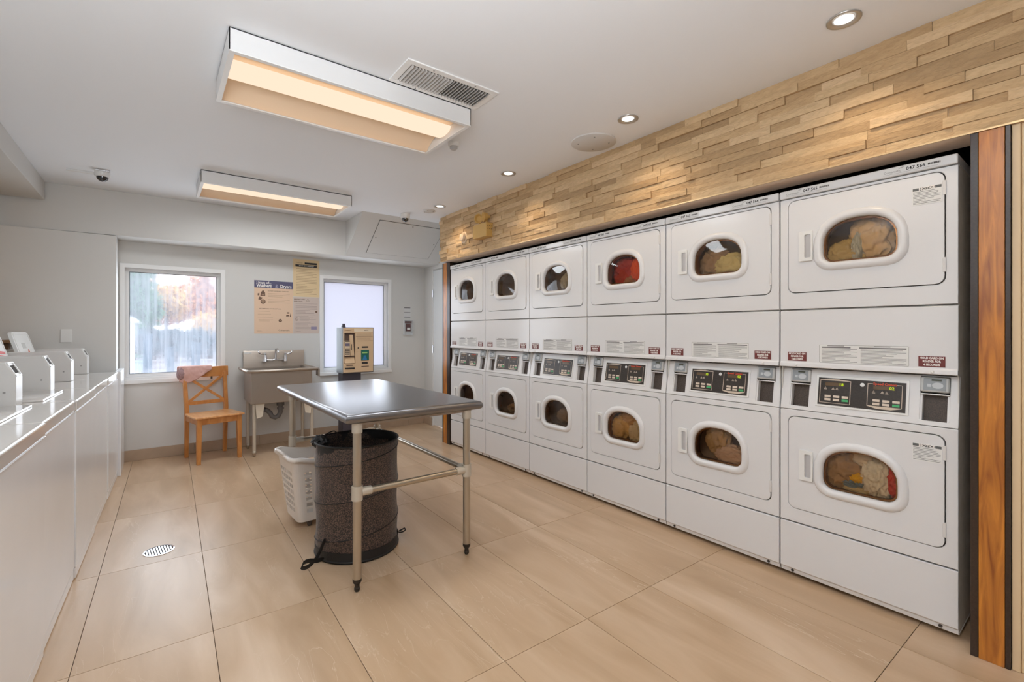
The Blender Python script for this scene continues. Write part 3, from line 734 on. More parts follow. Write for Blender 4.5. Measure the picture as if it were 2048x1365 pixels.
# slot frame standing proud of the sloped face
an = math.atan2(0.036, 0.072)
obj('slot_frame', boxbm((-0.048, -0.004, -0.036), (-0.040, 0.0, 0.036), (0.040, -0.004, -0.036), (0.048, 0.0, 0.036), (-0.048, -0.004, 0.030), (0.048, 0.0, 0.036), (-0.048, -0.004, -0.036), (0.048, 0.0, -0.030)), M_PLWHITE, case, loc=(hw-0.0585, 0.205, 1.090), rot=(-an, 0, 0))
obj('slot', boxbm((-0.028, -0.0025, -0.020), (0.028, 0.0, 0.020)), M_SEAM, case, loc=(hw-0.0585, 0.205, 1.090), rot=(-an, 0, 0))
k = BM(); lathe(k, [(0.005, 0), (0.005, 0.002)], n=10, mtx=Matrix.Rotation(-PI/2, 4, 'Y')); obj('screw', k, M_INKG, case, loc=(hw-0.116, 0.225, 0.985))
WL = ['glossy white washer next to the grey pier, raised lid with an orange triangle sticker',
      'glossy white washer second from the grey pier, raised lid with a red striped sticker',
      'glossy white washer third from the grey pier in the left row',
      'glossy white washer fourth from the grey pier, cut by the left picture edge',
      'glossy white washer nearest the camera at the bottom left corner',
      'glossy white washer just outside the left picture edge',
      'glossy white washer behind the left picture edge, last of its row']
washers = [was]+[copy_tree(was) for _ in range(4)]
TH = math.radians(90-1.6)
OFF = [0.0, 0.005, 0.0, 0.006, 0.0, 0.004]
for i, o in enumerate(washers):
    y = 5.310-WP/2-WP*i
    x = -0.268-0.028*(5.31-y)-OFF[i]
    o.location = (x, y, 0); o.rotation_euler = (0, 0, TH)
    tag(o, WL[i], 'washer', 'top loading washers along the left wall')
def find(o, nm): return [c for c in D.objects if c.parent == o and c.name.split('.')[0] == nm][0]
for i in (0, 1):     # raised lids
    l = find(washers[i], 'lid'); me = BM()
    prism(me, rrect(-0.215, -0.0, 0.215, 0.362, 0.035, 4), 0.0, 0.022)
    nm = D.meshes.new('lid'); bmesh.ops.recalc_face_normals(me, faces=me.faces); me.to_mesh(nm); me.free(); nm.materials.append(M_PLWHITE)
    l.data = nm; nm.shade_smooth(); l.location = (-0.045, 0.430, 0.918); l.rotation_euler = (-math.radians(16), 0, 0)
    k = BM(); plate_hole(k, rrect(-0.203, 0.012, 0.203, 0.350, 0.03, 4), [rrect(-0.193, 0.022, 0.193, 0.340, 0.025, 4)], -0.004, 0.0)
    obj('lid_rib', k, M_PLWHITE, l)
    obj('lid_sticker', boxbm((-0.07, -0.0015, 0.235), (0.02, 0, 0.275)), mat('pale_grey_sticker', (196, 196, 192), 0.5), l)
    k = BM()
    if i == 0:
        prism(k, [(0.0, 0.155), (0.10, 0.155), (0.05, 0.225)], -0.003, -0.001)
        obj('lid_sticker', k, mat('orange_sticker', (224, 84, 36), 0.5), l)
    else:
        for q in range(4): prism(k, [(-0.02, 0.14+q*0.028), (0.17, 0.125+q*0.028), (0.17, 0.143+q*0.028), (-0.02, 0.158+q*0.028)], -0.003, -0.001)
        obj('lid_sticker', k, mat('red_sticker', (206, 62, 54), 0.5), l)
    for sx in (-0.14, 0.2):
        k = BM(); tube(k, [(sx, -0.004, 0.15), (sx, -0.014, 0.15)], 0.006, 8); obj('lid_bumper', k, M_BLACKP, l)
tag(obj('filler_panel', boxbm((-0.292, 5.318, 0.0), (-0.250, YB-0.014, 0.915)), M_GLOSSW, bevel=0.004), 'narrow glossy white filler panel between the last washer and the window wall', 'panel')
# small brown corner shelf on the left stone wall
k = BM(); prism_xy(k, [(XL+0.03, 5.544), (XL+0.03, 5.36), (XL+0.12, 5.44), (XL+0.165, 5.544)], 1.175, 1.20); box(k, (XL+0.03, 5.50, 1.12), (XL+0.08, 5.544, 1.1745))
tag(obj('corner_shelf', k, wood_material('dark_shelf_wood', (92, 62, 34), (128, 90, 50))), 'small brown wooden corner shelf behind the raised washer lids', 'shelf')
# blank wall plate on pier
sw = obj('wall_plate', boxbm((-0.660, 5.539, 1.172), (-0.588, 5.545, 1.288)), M_PLWHITE, bevel=0.003); tag(sw, 'blank white electrical plate on the grey pier', 'wall plate')

# ================================================================== STEEL TABLE
TX0, TX1, TY0, TY1, TZ = 0.708, 1.486, 2.215, 3.800, 0.871
tcx, tcy = (TX0+TX1)/2, (TY0+TY1)/2
tbl = empty('work_table', (tcx, tcy, 0), 0.0, 'stainless steel work table on tube legs in the middle of the floor', 'table')
hx, hy = (TX1-TX0)/2, (TY1-TY0)/2
k = BM()
# top with rolled front/back/side edges
N = 10; R0 = 0.024
out = []
for q in range(N+1):
    a = PI/2 - PI*q/N; out.append((R0*math.cos(a), R0*math.sin(a)-R0))
rings = [[(sx*(hx-R0-0.0+d), sy*(hy-R0+d), TZ+z) for sx, sy in ((-1, -1), (1, -1), (1, 1), (-1, 1))] for d, z in out]
rings.append([(sx*(hx-R0-0.02), sy*(hy-R0-0.02), TZ-2*R0) for sx, sy in ((-1, -1), (1, -1), (1, 1), (-1, 1))])
rings.append([(sx*(hx-R0-0.02), sy*(hy-R0-0.02), TZ-0.006) for sx, sy in ((-1, -1), (1, -1), (1, 1), (-1, 1))])
loops(k, rings, True, True, True)
sharp(obj('table_top', k, M_STEEL, tbl), 50)
LEGS = [(0.777, 2.262), (1.403, 2.262), (0.777, 3.62), (1.403, 3.62)]
for lx, ly in LEGS:
    k = BM(); tube(k, [(lx-tcx, ly-tcy, 0.055), (lx-tcx, ly-tcy, 0.838)], 0.0205, 18)
    lg = obj('leg', k, M_TUBE, tbl, smooth=False); sharp(lg)
    k = BM(); lathe(k, [(0.0215, 0.062), (0.0215, 0.050), (0.017, 0.040), (0.012, 0.036), (0.012, 0.020), (0.014, 0.018), (0.014, 0.008), (0.010, 0.0)][::-1], c=(lx-tcx, ly-tcy, 0), n=16)
    sharp(obj('foot', k, mat('dark_foot', (62, 56, 50), 0.5, metal=0.5), lg))
    k = BM(); tube(k, [(lx-tcx, ly-tcy, 0.775), (lx-tcx, ly-tcy, 0.842)], 0.0255, 18); sharp(obj('leg_socket', k, M_TUBE2, lg))
    k = BM(); tube(k, [(lx-tcx, ly-tcy, 0.445), (lx-tcx, ly-tcy, 0.515)], 0.0265, 18); sharp(obj('rail_clamp', k, M_TUBE2, lg))
def rail(a, b):
    a = Vector((a[0]-tcx, a[1]-tcy, 0.482)); b = Vector((b[0]-tcx, b[1]-tcy, 0.482)); d = (b-a).normalized()
    k = BM(); tube(k, [a+d*0.02, b-d*0.02], 0.0165, 16); r = sharp(obj('rail', k, M_TUBE, tbl))
    k = BM(); tube(k, [a+d*0.02, a+d*0.07], 0.0215, 16); tube(k, [b-d*0.07, b-d*0.02], 0.0215, 16); sharp(obj('rail_collar', k, M_TUBE2, r))
rail(LEGS[0], LEGS[1]); rail(LEGS[1], LEGS[3]); rail(LEGS[2], LEGS[3])
for uy in (-hy+0.035, hy-0.25): obj('under_channel', boxbm((-hx+0.06, uy, TZ-0.060), (hx-0.06, uy+0.02, TZ-0.02)), M_STEELS, tbl)

# ================================================================== LAUNDRY HAMPER (black pop-up)
HX, HY, HR, HH = 0.943, 2.74, 0.232, 0.640
ham = empty('laundry_hamper', (HX, HY, 0), 0.4, 'black mesh pop-up laundry hamper standing under the steel table', 'hamper')
def hamper_mesh_material():
    m, n, L, b = node_mat('black_mesh_fabric')
    t = n.new('ShaderNodeTexCoord'); nz = n.new('ShaderNodeTexNoise'); nz.inputs['Scale'].default_value = 170; nz.inputs['Detail'].default_value = 3
    L.new(t.outputs['Object'], nz.inputs['Vector'])
    r = n.new('ShaderNodeValToRGB'); r.color_ramp.elements[0].position = 0.42; r.color_ramp.elements[0].color = lin((26, 23, 23))
    r.color_ramp.elements[1].position = 0.68; r.color_ramp.elements[1].color = lin((116, 92, 80))
    L.new(nz.outputs[0], r.inputs[0]); L.new(r.outputs[0], b.inputs['Base Color']); b.inputs['Roughness'].default_value = 0.55
    b.inputs['Sheen Weight'].default_value = 0.15
    return m
M_MESH = hamper_mesh_material(); M_BFAB = mat('black_nylon', (22, 21, 22), 0.5, bump=0.2, bscale=300)
k = BM(); rings = []; NZ = 48; NA = 96
def coil_z(a, t): return t
for q in range(NZ+1):
    z = 0.006 + (HH-0.012)*q/NZ; ring = []
    for s in range(NA):
        a = 2*PI*s/NA
        tt = ((z/HH)*3.0 - a/(2*PI)) % 1.0          # distance to the wire coil
        sag = math.sin(PI*tt)
        wr_ = noise.noise(Vector((math.cos(a)*3, math.sin(a)*3, z*3.0)))*0.006 + 0.0022*noise.noise(Vector((math.cos(a)*12, math.sin(a)*12, z*5)))
        r = HR - 0.007*sag**0.8 + wr_*sag
        ring.append((r*math.cos(a), r*math.sin(a), z))
    rings.append(ring)
loops(k, rings); obj('mesh_wall', k, M_MESH, ham, smooth=True, solid=0.002)
k = BM(); path = [((HR+0.001)*math.cos(2*PI*t), (HR+0.001)*math.sin(2*PI*t), 0.012+(HH-0.024)*t/3.0) for t in [i/40 for i in range(121)]]
tube(k, path, 0.0028, 6); obj('wire_coil', k, M_BFAB, ham, smooth=True)
for zz, rr_ in ((HH-0.004, 0.006), (0.012, 0.006)):
    k = BM(); tube(k, [(HR*math.cos(2*PI*i/48), HR*math.sin(2*PI*i/48), zz) for i in range(49)], rr_, 8, False); obj('rim', k, M_BFAB, ham, smooth=True)
k = BM(); rings = [[(HR*1.004*math.cos(2*PI*s/64), HR*1.004*math.sin(2*PI*s/64), z) for s in range(64)] for z in (0.004, 0.062+0.0)]
loops(k, rings, True, True, False); obj('base_band', k, M_BFAB, ham, smooth=False, solid=0.001)
k = BM(); rings = [[((HR-0.006)*math.cos(2*PI*s/64), (HR-0.006)*math.sin(2*PI*s/64), z) for s in range(64)] for z in (HH-0.075, HH-0.006)]
loops(k, rings); obj('lining_band', k, M_BFAB, ham, smooth=True)
# strap loops
def ribbon(bm, pts, w, t=0.0015):
    P = [Vector(p) for p in pts]
    vs = []
    for i, p in enumerate(P):
        d = (P[min(i+1, len(P)-1)]-P[max(i-1, 0)]).normalized(); s = Vector((0, 0, 1)) - d*d.z
        if s.length < 0.2: s = Vector((0, 1, 0))-d*d.y
        s.normalize(); vs.append([bm.verts.new(p-s*w/2), bm.verts.new(p+s*w/2)])
    for a, b in zip(vs, vs[1:]): bm.faces.new([a[0], b[0], b[1], a[1]])
a0 = math.radians(205)-0.4
k = BM(); bx, by = HR*math.cos(a0), HR*math.sin(a0); dx, dy = math.cos(a0), math.sin(a0)
ribbon(k, [(bx+dx*u, by+dy*u, z) for u, z in ((0.0, 0.14), (0.02, 0.10), (0.05, 0.055), (0.09, 0.030), (0.135, 0.028), (0.155, 0.045), (0.145, 0.066), (0.10, 0.060), (0.05, 0.030), (0.003, 0.030))], 0.026)
obj('strap', k, M_BFAB, ham, solid=0.002, smooth=True, sub=1)
a0 = math.radians(-20)-0.4; bx, by = HR*math.cos(a0), HR*math.sin(a0); dx, dy = math.cos(a0), math.sin(a0)
k = BM(); ribbon(k, [(bx+dx*u, by+dy*u, z) for u, z in ((0.0, 0.05), (0.03, 0.045), (0.05, 0.06), (0.045, 0.075), (0.02, 0.06), (0.0, 0.055))], 0.010); obj('strap', k, M_BFAB, ham, solid=0.002, smooth=True, sub=1)
# crumpled flap at the rim, left
k = BM(); bmesh.ops.create_icosphere(k, subdivisions=4, radius=1.0)
for v in k.verts:
    d = v.co.normalized(); f = 1-0.75*abs(noise.noise(d*2.3+Vector((3, 1, 4))))-0.25*abs(noise.noise(d*6))
    v.co = Vector((d.x*0.05, d.y*0.07, d.z*0.045))*f
al = math.radians(165)-0.4
obj('crumpled_flap', k, M_BFAB, ham, smooth=True, loc=((HR-0.03)*math.cos(al), (HR-0.03)*math.sin(al), HH-0.005))
k = BM(); a1 = math.radians(150)-0.4
tube(k, [((HR-0.01-0.05*math.sin(PI*t))*math.cos(a1-t*0.8), (HR-0.01-0.05*math.sin(PI*t))*math.sin(a1-t*0.8), HH+0.028*math.sin(PI*t)) for t in [i/10 for i in range(11)]], 0.004, 6); obj('carry_cord', k, M_BFAB, ham, smooth=True)
# netted top half folded down inside
k = BM(); rings = [[(r*math.cos(2*PI*s/48), r*math.sin(2*PI*s/48), z+0.012*noise.noise(Vector((math.cos(2*PI*s/48)*2, math.sin(2*PI*s/48)*2, r*9)))) for s in range(48)] for r, z in ((0.222, HH-0.06), (0.18, HH-0.10), (0.11, HH-0.13), (0.03, HH-0.14))]
loops(k, rings, True, False, True); obj('inner_netting', k, M_MESH, ham, smooth=True)

# ================================================================== WHITE BASKET CART
bk = empty('laundry_basket', (0.915, 3.325, 0), 0.06, 'white plastic wheeled laundry basket with square holes, beside the black hamper', 'basket')
M_BKT = mat('basket_plastic', (226, 218, 210), 0.38)
def sq(hx_, hy_, r, z, n_c=6, dip=0.0):
    """outline sampled with fixed counts: straight sides are split so that holes line up"""
    pts = []; ns = 13; fr = [0]
    for i in range(ns): fr.append(fr[-1]+(0.34 if i % 2 == 0 else 0.66))
    fr = [f/fr[-1] for f in fr]
    C = [(hx_-r, -hy_+r, -PI/2), (hx_-r, hy_-r, 0), (-hx_+r, hy_-r, PI/2), (-hx_+r, -hy_+r, PI)]
    for q, (cx_, cy_, a_) in enumerate(C):
        for i in range(n_c):
            a = a_+PI/2*i/(n_c-1); pts.append([cx_+r*math.cos(a), cy_+r*math.sin(a)])
        nx, ny, na = C[(q+1) % 4]; e = [nx+r*math.cos(na), ny+r*math.sin(na)]; s = pts[-1]
        for i in range(1, ns): pts.append([s[0]+(e[0]-s[0])*fr[i], s[1]+(e[1]-s[1])*fr[i]])
    out_ = []
    for x, y in pts:
        zz = z - dip*max(0, 1-(x/(hx_*0.8))**2)
        out_.append((x, y, zz))
    return out_
k = BM(); NR = 21; rings = []; zs_ = [0]
for q in range(NR): zs_.append(zs_[-1]+(0.36 if q % 2 == 0 else 0.64))
for q in range(NR+1):
    t = zs_[q]/zs_[-1]; z = 0.045+0.425*t; rings.append(sq(0.205+0.05*t, 0.135+0.05*t, 0.038, z, dip=0.035*max(0, t-0.75)/0.25))
R = [[k.verts.new(p) for p in r] for r in rings]; n = len(R[0]); per = 6+12
for q in range(NR):
    for i in range(n):
        j = (i+1) % n; loc_i = i % per
        hole = (3 <= q <= 15 and q % 2 == 1 and loc_i in (6, 8, 10, 12, 14, 16))
        if hole: continue
        k.faces.new([R[q][i], R[q][j], R[q+1][j], R[q+1][i]])
k.faces.new(R[0][::-1])
obj('tub', k, M_BKT, bk, solid=0.004)
k = BM(); top = sq(0.255, 0.185, 0.04, 0.472, dip=0.035); o1 = sq(0.272, 0.202, 0.05, 0.474, dip=0.035); o2 = sq(0.276, 0.206, 0.052, 0.452, dip=0.035)
loops(k, [top, o1, o2]); obj('rim', k, M_BKT, bk, smooth=True, solid=0.005)
for sx in (-1, 1):
    k = BM(); tube(k, [(sx*0.262, -0.05, 0.47), (sx*0.285, -0.045, 0.49), (sx*0.29, 0, 0.495), (sx*0.285, 0.045, 0.49), (sx*0.262, 0.05, 0.47)], 0.011, 10); obj('handle', k, M_BKT, bk, smooth=True)
for sx in (-0.13, 0.13):
    for sy in (-0.10, 0.10):
        k = BM(); tube(k, [(sx-0.009, sy, 0.020), (sx+0.009, sy, 0.020)], 0.020, 16); wh = sharp(obj('wheel', k, mat('grey_brown_rubber', (78, 66, 58), 0.6), bk))
        obj('wheel_fork', boxbm((sx-0.014, sy-0.010, 0.018), (sx-0.010, sy+0.010, 0.05), (sx+0.010, sy-0.010, 0.018), (sx+0.014, sy+0.010, 0.05)), mat('fork_grey', (120, 112, 104), 0.5), wh)

# ================================================================== PINE CHAIR
CHA = math.radians(12.5)
chair = empty('wooden_chair', (0.447, 5.530, 0), CHA, 'honey coloured pine chair with crossed back standing under the left window', 'chair')
def taper_leg(p0, p1, s0, s1, nm='leg'):
    k = BM(); p0, p1 = Vector(p0), Vector(p1)
    rings = [[p+Vector((sx*s[0]/2, sy*s[1]/2, 0)) for sx, sy in ((-1, -1), (1, -1), (1, 1), (-1, 1))] for p, s in ((p0, s0), (p1, s1))]
    loops(k, rings, True, True, True); return obj(nm, k, M_PINE, chair, bevel=0.003)
for sx in (-1, 1):
    taper_leg((sx*0.178, -0.19, 0), (sx*0.172, -0.185, 0.432), (0.032, 0.032), (0.044, 0.044))
for sx in (-1, 1):      # rear leg runs up into the back post
    k = BM(); pts = [((sx*0.172, 0.205, 0), 0.030, 0.036), ((sx*0.174, 0.180, 0.40), 0.036, 0.046), ((sx*0.176, 0.180, 0.48), 0.036, 0.046), ((sx*0.182, 0.235, 0.84), 0.032, 0.028)]
    rings = [[(p[0]+a*wx/2, p[1]+b*wy/2, p[2]) for a, b in ((-1, -1), (1, -1), (1, 1), (-1, 1))] for p, wx, wy in pts]
    loops(k, rings, True, True, True); obj('leg', k, M_PINE, chair, bevel=0.003)
obj('apron', boxbm((-0.152, -0.202, 0.375), (0.152, -0.182, 0.432)), M_PINE, chair, bevel=0.002)
obj('apron', boxbm((-0.188, -0.165, 0.375), (-0.168, 0.16, 0.432)), M_PINE, chair, bevel=0.002)
obj('apron', boxbm((0.168, -0.165, 0.375), (0.188, 0.16, 0.432)), M_PINE, chair, bevel=0.002)
k = BM(); prism_xy(k, [(-0.215, -0.225), (0.215, -0.225), (0.205, 0.10), (0.195, 0.157), (-0.195, 0.157), (-0.205, 0.10)], 0.4325, 0.452)
obj('seat', k, wood_material('pine_seat', (206, 142, 86), (232, 178, 122), (14, 2, 2), 0.35), chair, bevel=0.006, seg=3)
def yback(z): return 0.180+(z-0.48)/(0.84-0.48)*0.055
k = BM()
rings = []
for q in range(9):     # curved top rail
    x = -0.213+0.426*q/8; c_ = 0.012*(1-(x/0.213)**2)
    z0_, z1_ = 0.798-0.0*abs(x), 0.902
    y = yback(0.85)+c_-0.004
    rings.append([(x, y-0.011, z0_), (x, y+0.011, z0_), (x, y+0.014, z1_), (x, y-0.008, z1_)])
loops(k, rings, True, True, True); obj('top_rail', k, M_PINE, chair, bevel=0.004, seg=2)
obj('lower_rail', boxbm((-0.162, yback(0.545)-0.009, 0.525), (0.162, yback(0.545)+0.009, 0.562)), M_PINE, chair, bevel=0.002)
for sx in (-1, 1):
    k = BM(); a = Vector((-sx*0.155, yback(0.56), 0.555)); b = Vector((sx*0.155, yback(0.80), 0.80)); d = (b-a).normalized(); s = Vector((0, 1, 0)); u = d.cross(s).normalized()
    oy = 0.004*sx
    rings = [[p+u*e*0.0125+Vector((0, f*0.007+oy, 0)) for e, f in ((-1, -1), (1, -1), (1, 1), (-1, 1))] for p in (a, b)]
    loops(k, rings, True, True, True); obj('cross_brace', k, M_PINE, chair, bevel=0.0015)
# pink cloth over the top rail
k = BM(); NS, NT = 48, 30; grid = []
for s in range(NS+1):
    u = s/NS; x = -0.232+0.285*u; row = []
    Lf = 0.125 + 0.035*math.sin(u*5+0.5) - 0.06*max(0, u-0.75)/0.25; Lb = 0.10+0.02*math.sin(u*7)
    for t in range(NT+1):
        v = t/NT; tot = Lf+0.05+Lb; dist = v*tot
        if dist < Lf: y, z = -0.024-0.010*math.sin((Lf-dist)*18), 0.908-(Lf-dist)
        elif dist < Lf+0.05:
            a = (dist-Lf)/0.05*PI; y, z = -0.024*math.cos(a), 0.908+0.010*math.sin(a)
        else: y, z = 0.024+0.004*math.sin((dist-Lf)*20), 0.908-(dist-Lf-0.05)
        f = noise.noise(Vector((u*5+v*3, v*4-u*2, 2.2)))*0.016+abs(noise.noise(Vector((u*11+v*7, v*5, 7))))*0.012
        side = -1 if dist < Lf+0.025 else 1
        env = min(1, abs(dist-Lf-0.025)/0.05)
        row.append(k.verts.new((x+noise.noise(Vector((u*3, v*5, 9)))*0.012, yback(0.85)+0.006+y+side*abs(f)*env, z+f*0.4*env)))
    grid.append(row)
for s in range(NS):
    for t in range(NT): k.faces.new([grid[s][t], grid[s+1][t], grid[s+1][t+1], grid[s][t+1]])
cl = obj('cloth', k, mat('pink_cloth', (214, 172, 164), 0.85, bump=0.1, bscale=120), smooth=True, solid=0.004, loc=chair.location, rot=(0, 0, CHA))
tag(cl, 'dusty pink garment draped over the left of the chair back', 'garment')
k = BM(); bmesh.ops.create_icosphere(k, subdivisions=4, radius=1.0)
for v in k.verts:
    d = v.co.normalized(); f = 1-0.6*abs(noise.noise(d*2.1+Vector((7, 2, 1))))
    v.co = Vector((d.x*0.035, d.y*0.035, d.z*0.065))*f
obj('bunched_sleeve', k, mat('mauve_cloth', (176, 146, 148), 0.85), cl, smooth=True, loc=(-0.222, yback(0.85)-0.03, 0.845))
obj('cloth_tag', boxbm((0.046, -0.003, 0.775), (0.062, 0.003, 0.80)), M_SEAM, cl, loc=(0, yback(0.85)-0.02, 0))

# ================================================================== SINK
SX0, SX1, SYF, SYB = 0.715, 1.365, 5.235, 5.800
sk = empty('utility_sink', ((SX0+SX1)/2, (SYF+SYB)/2, 0), 0, 'stainless steel utility sink on tall legs against the back wall', 'sink')
sxc, syc = (SX0+SX1)/2, (SYF+SYB)/2
def SKO(nm, bm, m, **k): 
    bmesh.ops.translate(bm, vec=(-sxc, -syc, 0), verts=bm.verts); return obj(nm, bm, m, sk, **k)
bx0, bx1, by0, by1 = SX0+0.03, SX1-0.04, SYF+0.03, SYB-0.06
k = BM()
def rect(x0, y0, x1, y1, z): return [(x0, y0, z), (x1, y0, z), (x1, y1, z), (x0, y1, z)]
loops(k, [rect(bx0, by0, bx1, by1, 0.868), rect(bx0, by0, bx1, by1, 0.535)], True, False, True)
loops(k, [rect(bx0+0.003, by0+0.003, bx1-0.003, by1-0.003, 0.868), rect(bx0+0.006, by0+0.006, bx1-0.006, by1-0.006, 0.545)], True, False, True)
loops(k, [rect(bx0, by0, bx1, by1, 0.868), rect(bx0+0.003, by0+0.003, bx1-0.003, by1-0.003, 0.868)])
SKO('basin', k, M_STEELS, bevel=0.006)
k = BM()   # rolled rim left, front, right
P = [(SX0, SYB, 0.868), (SX0, SYF+0.015, 0.868), (SX0+0.015, SYF, 0.868), (SX1-0.0, SYF, 0.868), (SX1+0.015, SYF+0.015, 0.868), (SX1+0.015, SYB, 0.868)]
tube(k, P, 0.016, 12); box(k, (SX0, SYF, 0.866), (bx0, SYB, 0.872)); box(k, (SX0, SYF, 0.866), (SX1, by0, 0.872)); box(k, (bx1, SYF, 0.866), (SX1+0.02, SYB, 0.872)); box(k, (SX0, by1, 0.866), (SX1, SYB, 0.872))
rim_ = SKO('rolled_rim', k, M_STEELS); sharp(rim_, 60)
SKO('end_flap', boxbm((SX1+0.012, SYF-0.008, 0.79), (SX1+0.030, SYF+0.09, 0.872)), M_STEELS, bevel=0.004)
k = BM(); prism_yz(k, [(SYB+0.010, 0.868), (SYB+0.035, 0.868), (SYB+0.050, 1.015), (SYB+0.050, 1.052), (SYB+0.036, 1.055), (SYB+0.020, 1.015)], SX0+0.035, SX1+0.01)
SKO('backsplash', k, M_STEELS, bevel=0.003)
SKO('maker_plate', boxbm((0.755, SYB+0.017, 1.022), (0.83, SYB+0.027, 1.042)), M_PAPERW)
for lx, ly in ((0.783, SYF+0.085), (1.335, SYF+0.085), (0.783, SYB-0.07), (1.335, SYB-0.07)):
    k = BM(); tube(k, [(lx, ly, 0.05), (lx, ly, 0.53)], 0.017, 14); lo = SKO('leg', k, M_TUBE2); sharp(lo)
    k = BM(); lathe(k, [(0.010, 0.0), (0.012, 0.02), (0.019, 0.03), (0.019, 0.056)], c=(lx-sxc, ly-syc, 0), n=14); obj('foot', k, M_TUBE, lo, smooth=True)
for gx, s in ((0.79, 1), (1.33, -1)):
    k = BM(); prism(k, [(gx, 0.532), (gx+s*0.085, 0.532), (gx+s*0.065, 0.40), (gx+s*0.012, 0.385)], SYF+0.060, SYF+0.066); SKO('gusset', k, mat('gusset_cream', (216, 206, 190), 0.4), bevel=0.001)
k = BM(); cxp, cyp = 1.06, 5.50
tube(k, [(cxp, cyp, 0.535), (cxp, cyp, 0.47)], 0.038, 14); tube(k, [(cxp, cyp, 0.47), (cxp, cyp, 0.40), (cxp-0.02, cyp, 0.36), (cxp-0.05, cyp, 0.345), (cxp-0.085, cyp, 0.36), (cxp-0.10, cyp, 0.40), (cxp-0.13, cyp, 0.43), (cxp-0.16, 5.58, 0.435), (cxp-0.16, 5.80, 0.435)], 0.024, 12)
tube(k, [(cxp, cyp, 0.43), (cxp, cyp, 0.452)], 0.034, 12)
pp = SKO('drain_trap', k, mat('grey_pvc', (112, 108, 108), 0.45)); sharp(pp, 50)
# faucet
k = BM(); fz = 0.955; fy = SYB-0.055; fc = 1.055; ft = 0.10
tube(k, [(fc-ft, fy, fz), (fc-0.03, fy-0.01, fz-0.008), (fc, fy-0.015, fz+0.004), (fc+0.03, fy-0.01, fz-0.008), (fc+ft, fy, fz)], 0.010, 10)
tube(k, [(fc, fy-0.015, fz), (fc, fy-0.015, fz+0.09), (fc, fy-0.03, fz+0.118), (fc, fy-0.10, fz+0.122), (fc, fy-0.15, fz+0.10), (fc, fy-0.155, fz+0.08)], [0.012, 0.009, 0.009, 0.008, 0.008, 0.009], 12)
for s in (-1, 1):
    x = fc+s*ft; tube(k, [(x, fy+0.05, fz-0.005), (x, fy, fz-0.005)], 0.020, 12)
    lathe(k, [(0.022, -0.02), (0.018, 0.0), (0.017, 0.03), (0.011, 0.045), (0.011, 0.06), (0.015, 0.065), (0.008, 0.075)], c=(x, fy, fz), n=14)
fa = SKO('faucet', k, M_CHROME); sharp(fa, 50)
for s in (-1, 1):
    x = fc+s*ft; k = BM(); tube(k, [(x, fy, fz+0.066), (x+s*0.03, fy-0.005, fz+0.062), (x+s*0.06, fy-0.01, fz+0.072), (x+s*0.075, fy-0.012, fz+0.10)], [0.006, 0.007, 0.009, 0.007], 10)
    bmesh.ops.translate(k, vec=(-sxc, -syc, 0), verts=k.verts); obj('faucet_lever', k, M_CHROME, fa, smooth=True)

# ================================================================== CARD KIOSK
KX0, KX1, KY0, KY1, KZ0, KZ1 = 1.700, 2.058, 5.435, 5.665, 0.780, 1.315
kc = ((KX0+KX1)/2, (KY0+KY1)/2)
ki = empty('card_kiosk', (kc[0], kc[1], 0), 0, 'tan faced card reload kiosk on a dark pedestal in front of the frosted window', 'kiosk')
def KO(nm, bm, m, par=None, **k):
    bmesh.ops.translate(bm, vec=(-kc[0], -kc[1], 0), verts=bm.verts); return obj(nm, bm, m, par or ki, **k)
M_KTAN = mat('kiosk_tan', (212, 184, 150), 0.4); M_KGREY = mat('kiosk_grey', (152, 162, 170), 0.4); M_KDK = mat('kiosk_dark', (66, 62, 72), 0.45); M_KBR = mat('kiosk_brown_recess', (92, 74, 66), 0.5)
KO('cabinet', boxbm((KX0, KY0+0.006, KZ0), (KX1, KY1, KZ1)), M_KGREY, bevel=0.004)
RC = (KX0+0.012, 0.895, KX0+0.138, 1.250)
k = BM(); plate_hole(k, [(KX0+0.004, KZ0+0.012), (KX1-0.006, KZ0+0.012), (KX1-0.006, KZ1-0.006), (KX0+0.004, KZ1-0.006)], [[(RC[0], RC[1]), (RC[2], RC[1]), (RC[2], RC[3]), (RC[0], RC[3])]], KY0-0.022, KY0+0.0055)
fp = KO('front_panel', k, M_KTAN, bevel=0.002)
KO('panel_border', boxbm((KX0, KY0-0.016, KZ1-0.0058), (KX1, KY0+0.0055, KZ1-0.001), (KX1-0.0058, KY0-0.016, KZ0+0.006), (KX1, KY0+0.0055, KZ1-0.006), (KX0, KY0-0.016, KZ0+0.004), (KX1, KY0+0.0055, KZ0+0.0115)), M_KDK)
KO('recess', boxbm((RC[0], KY0+0.003, RC[1]), (RC[2], KY0+0.0058, RC[3])), M_KBR)
y = KY0-0.006
KO('card_terminal', boxbm((KX0+0.016, KY0-0.030, 0.985), (KX0+0.075, KY0+0.002, 1.160)), mat('terminal_cream', (214, 196, 170), 0.4), bevel=0.003)
KO('terminal_screen', boxbm((KX0+0.019, KY0-0.032, 1.100), (KX0+0.070, KY0-0.0302, 1.130)), mat('terminal_lcd', (112, 104, 124), 0.3))
KO('terminal_slot', boxbm((KX0+0.018, KY0-0.032, 1.150), (KX0+0.070, KY0-0.0302, 1.158)), M_INK)
k = BM()
for a in range(5):
    for b in range(4): box(k, (KX0+0.021+a*0.0103, KY0-0.0335, 1.000+b*0.0195), (KX0+0.028+a*0.0103, KY0-0.0302, 1.012+b*0.0195))
KO('keypad', k, mat('keypad_keys', (72, 62, 60), 0.5))
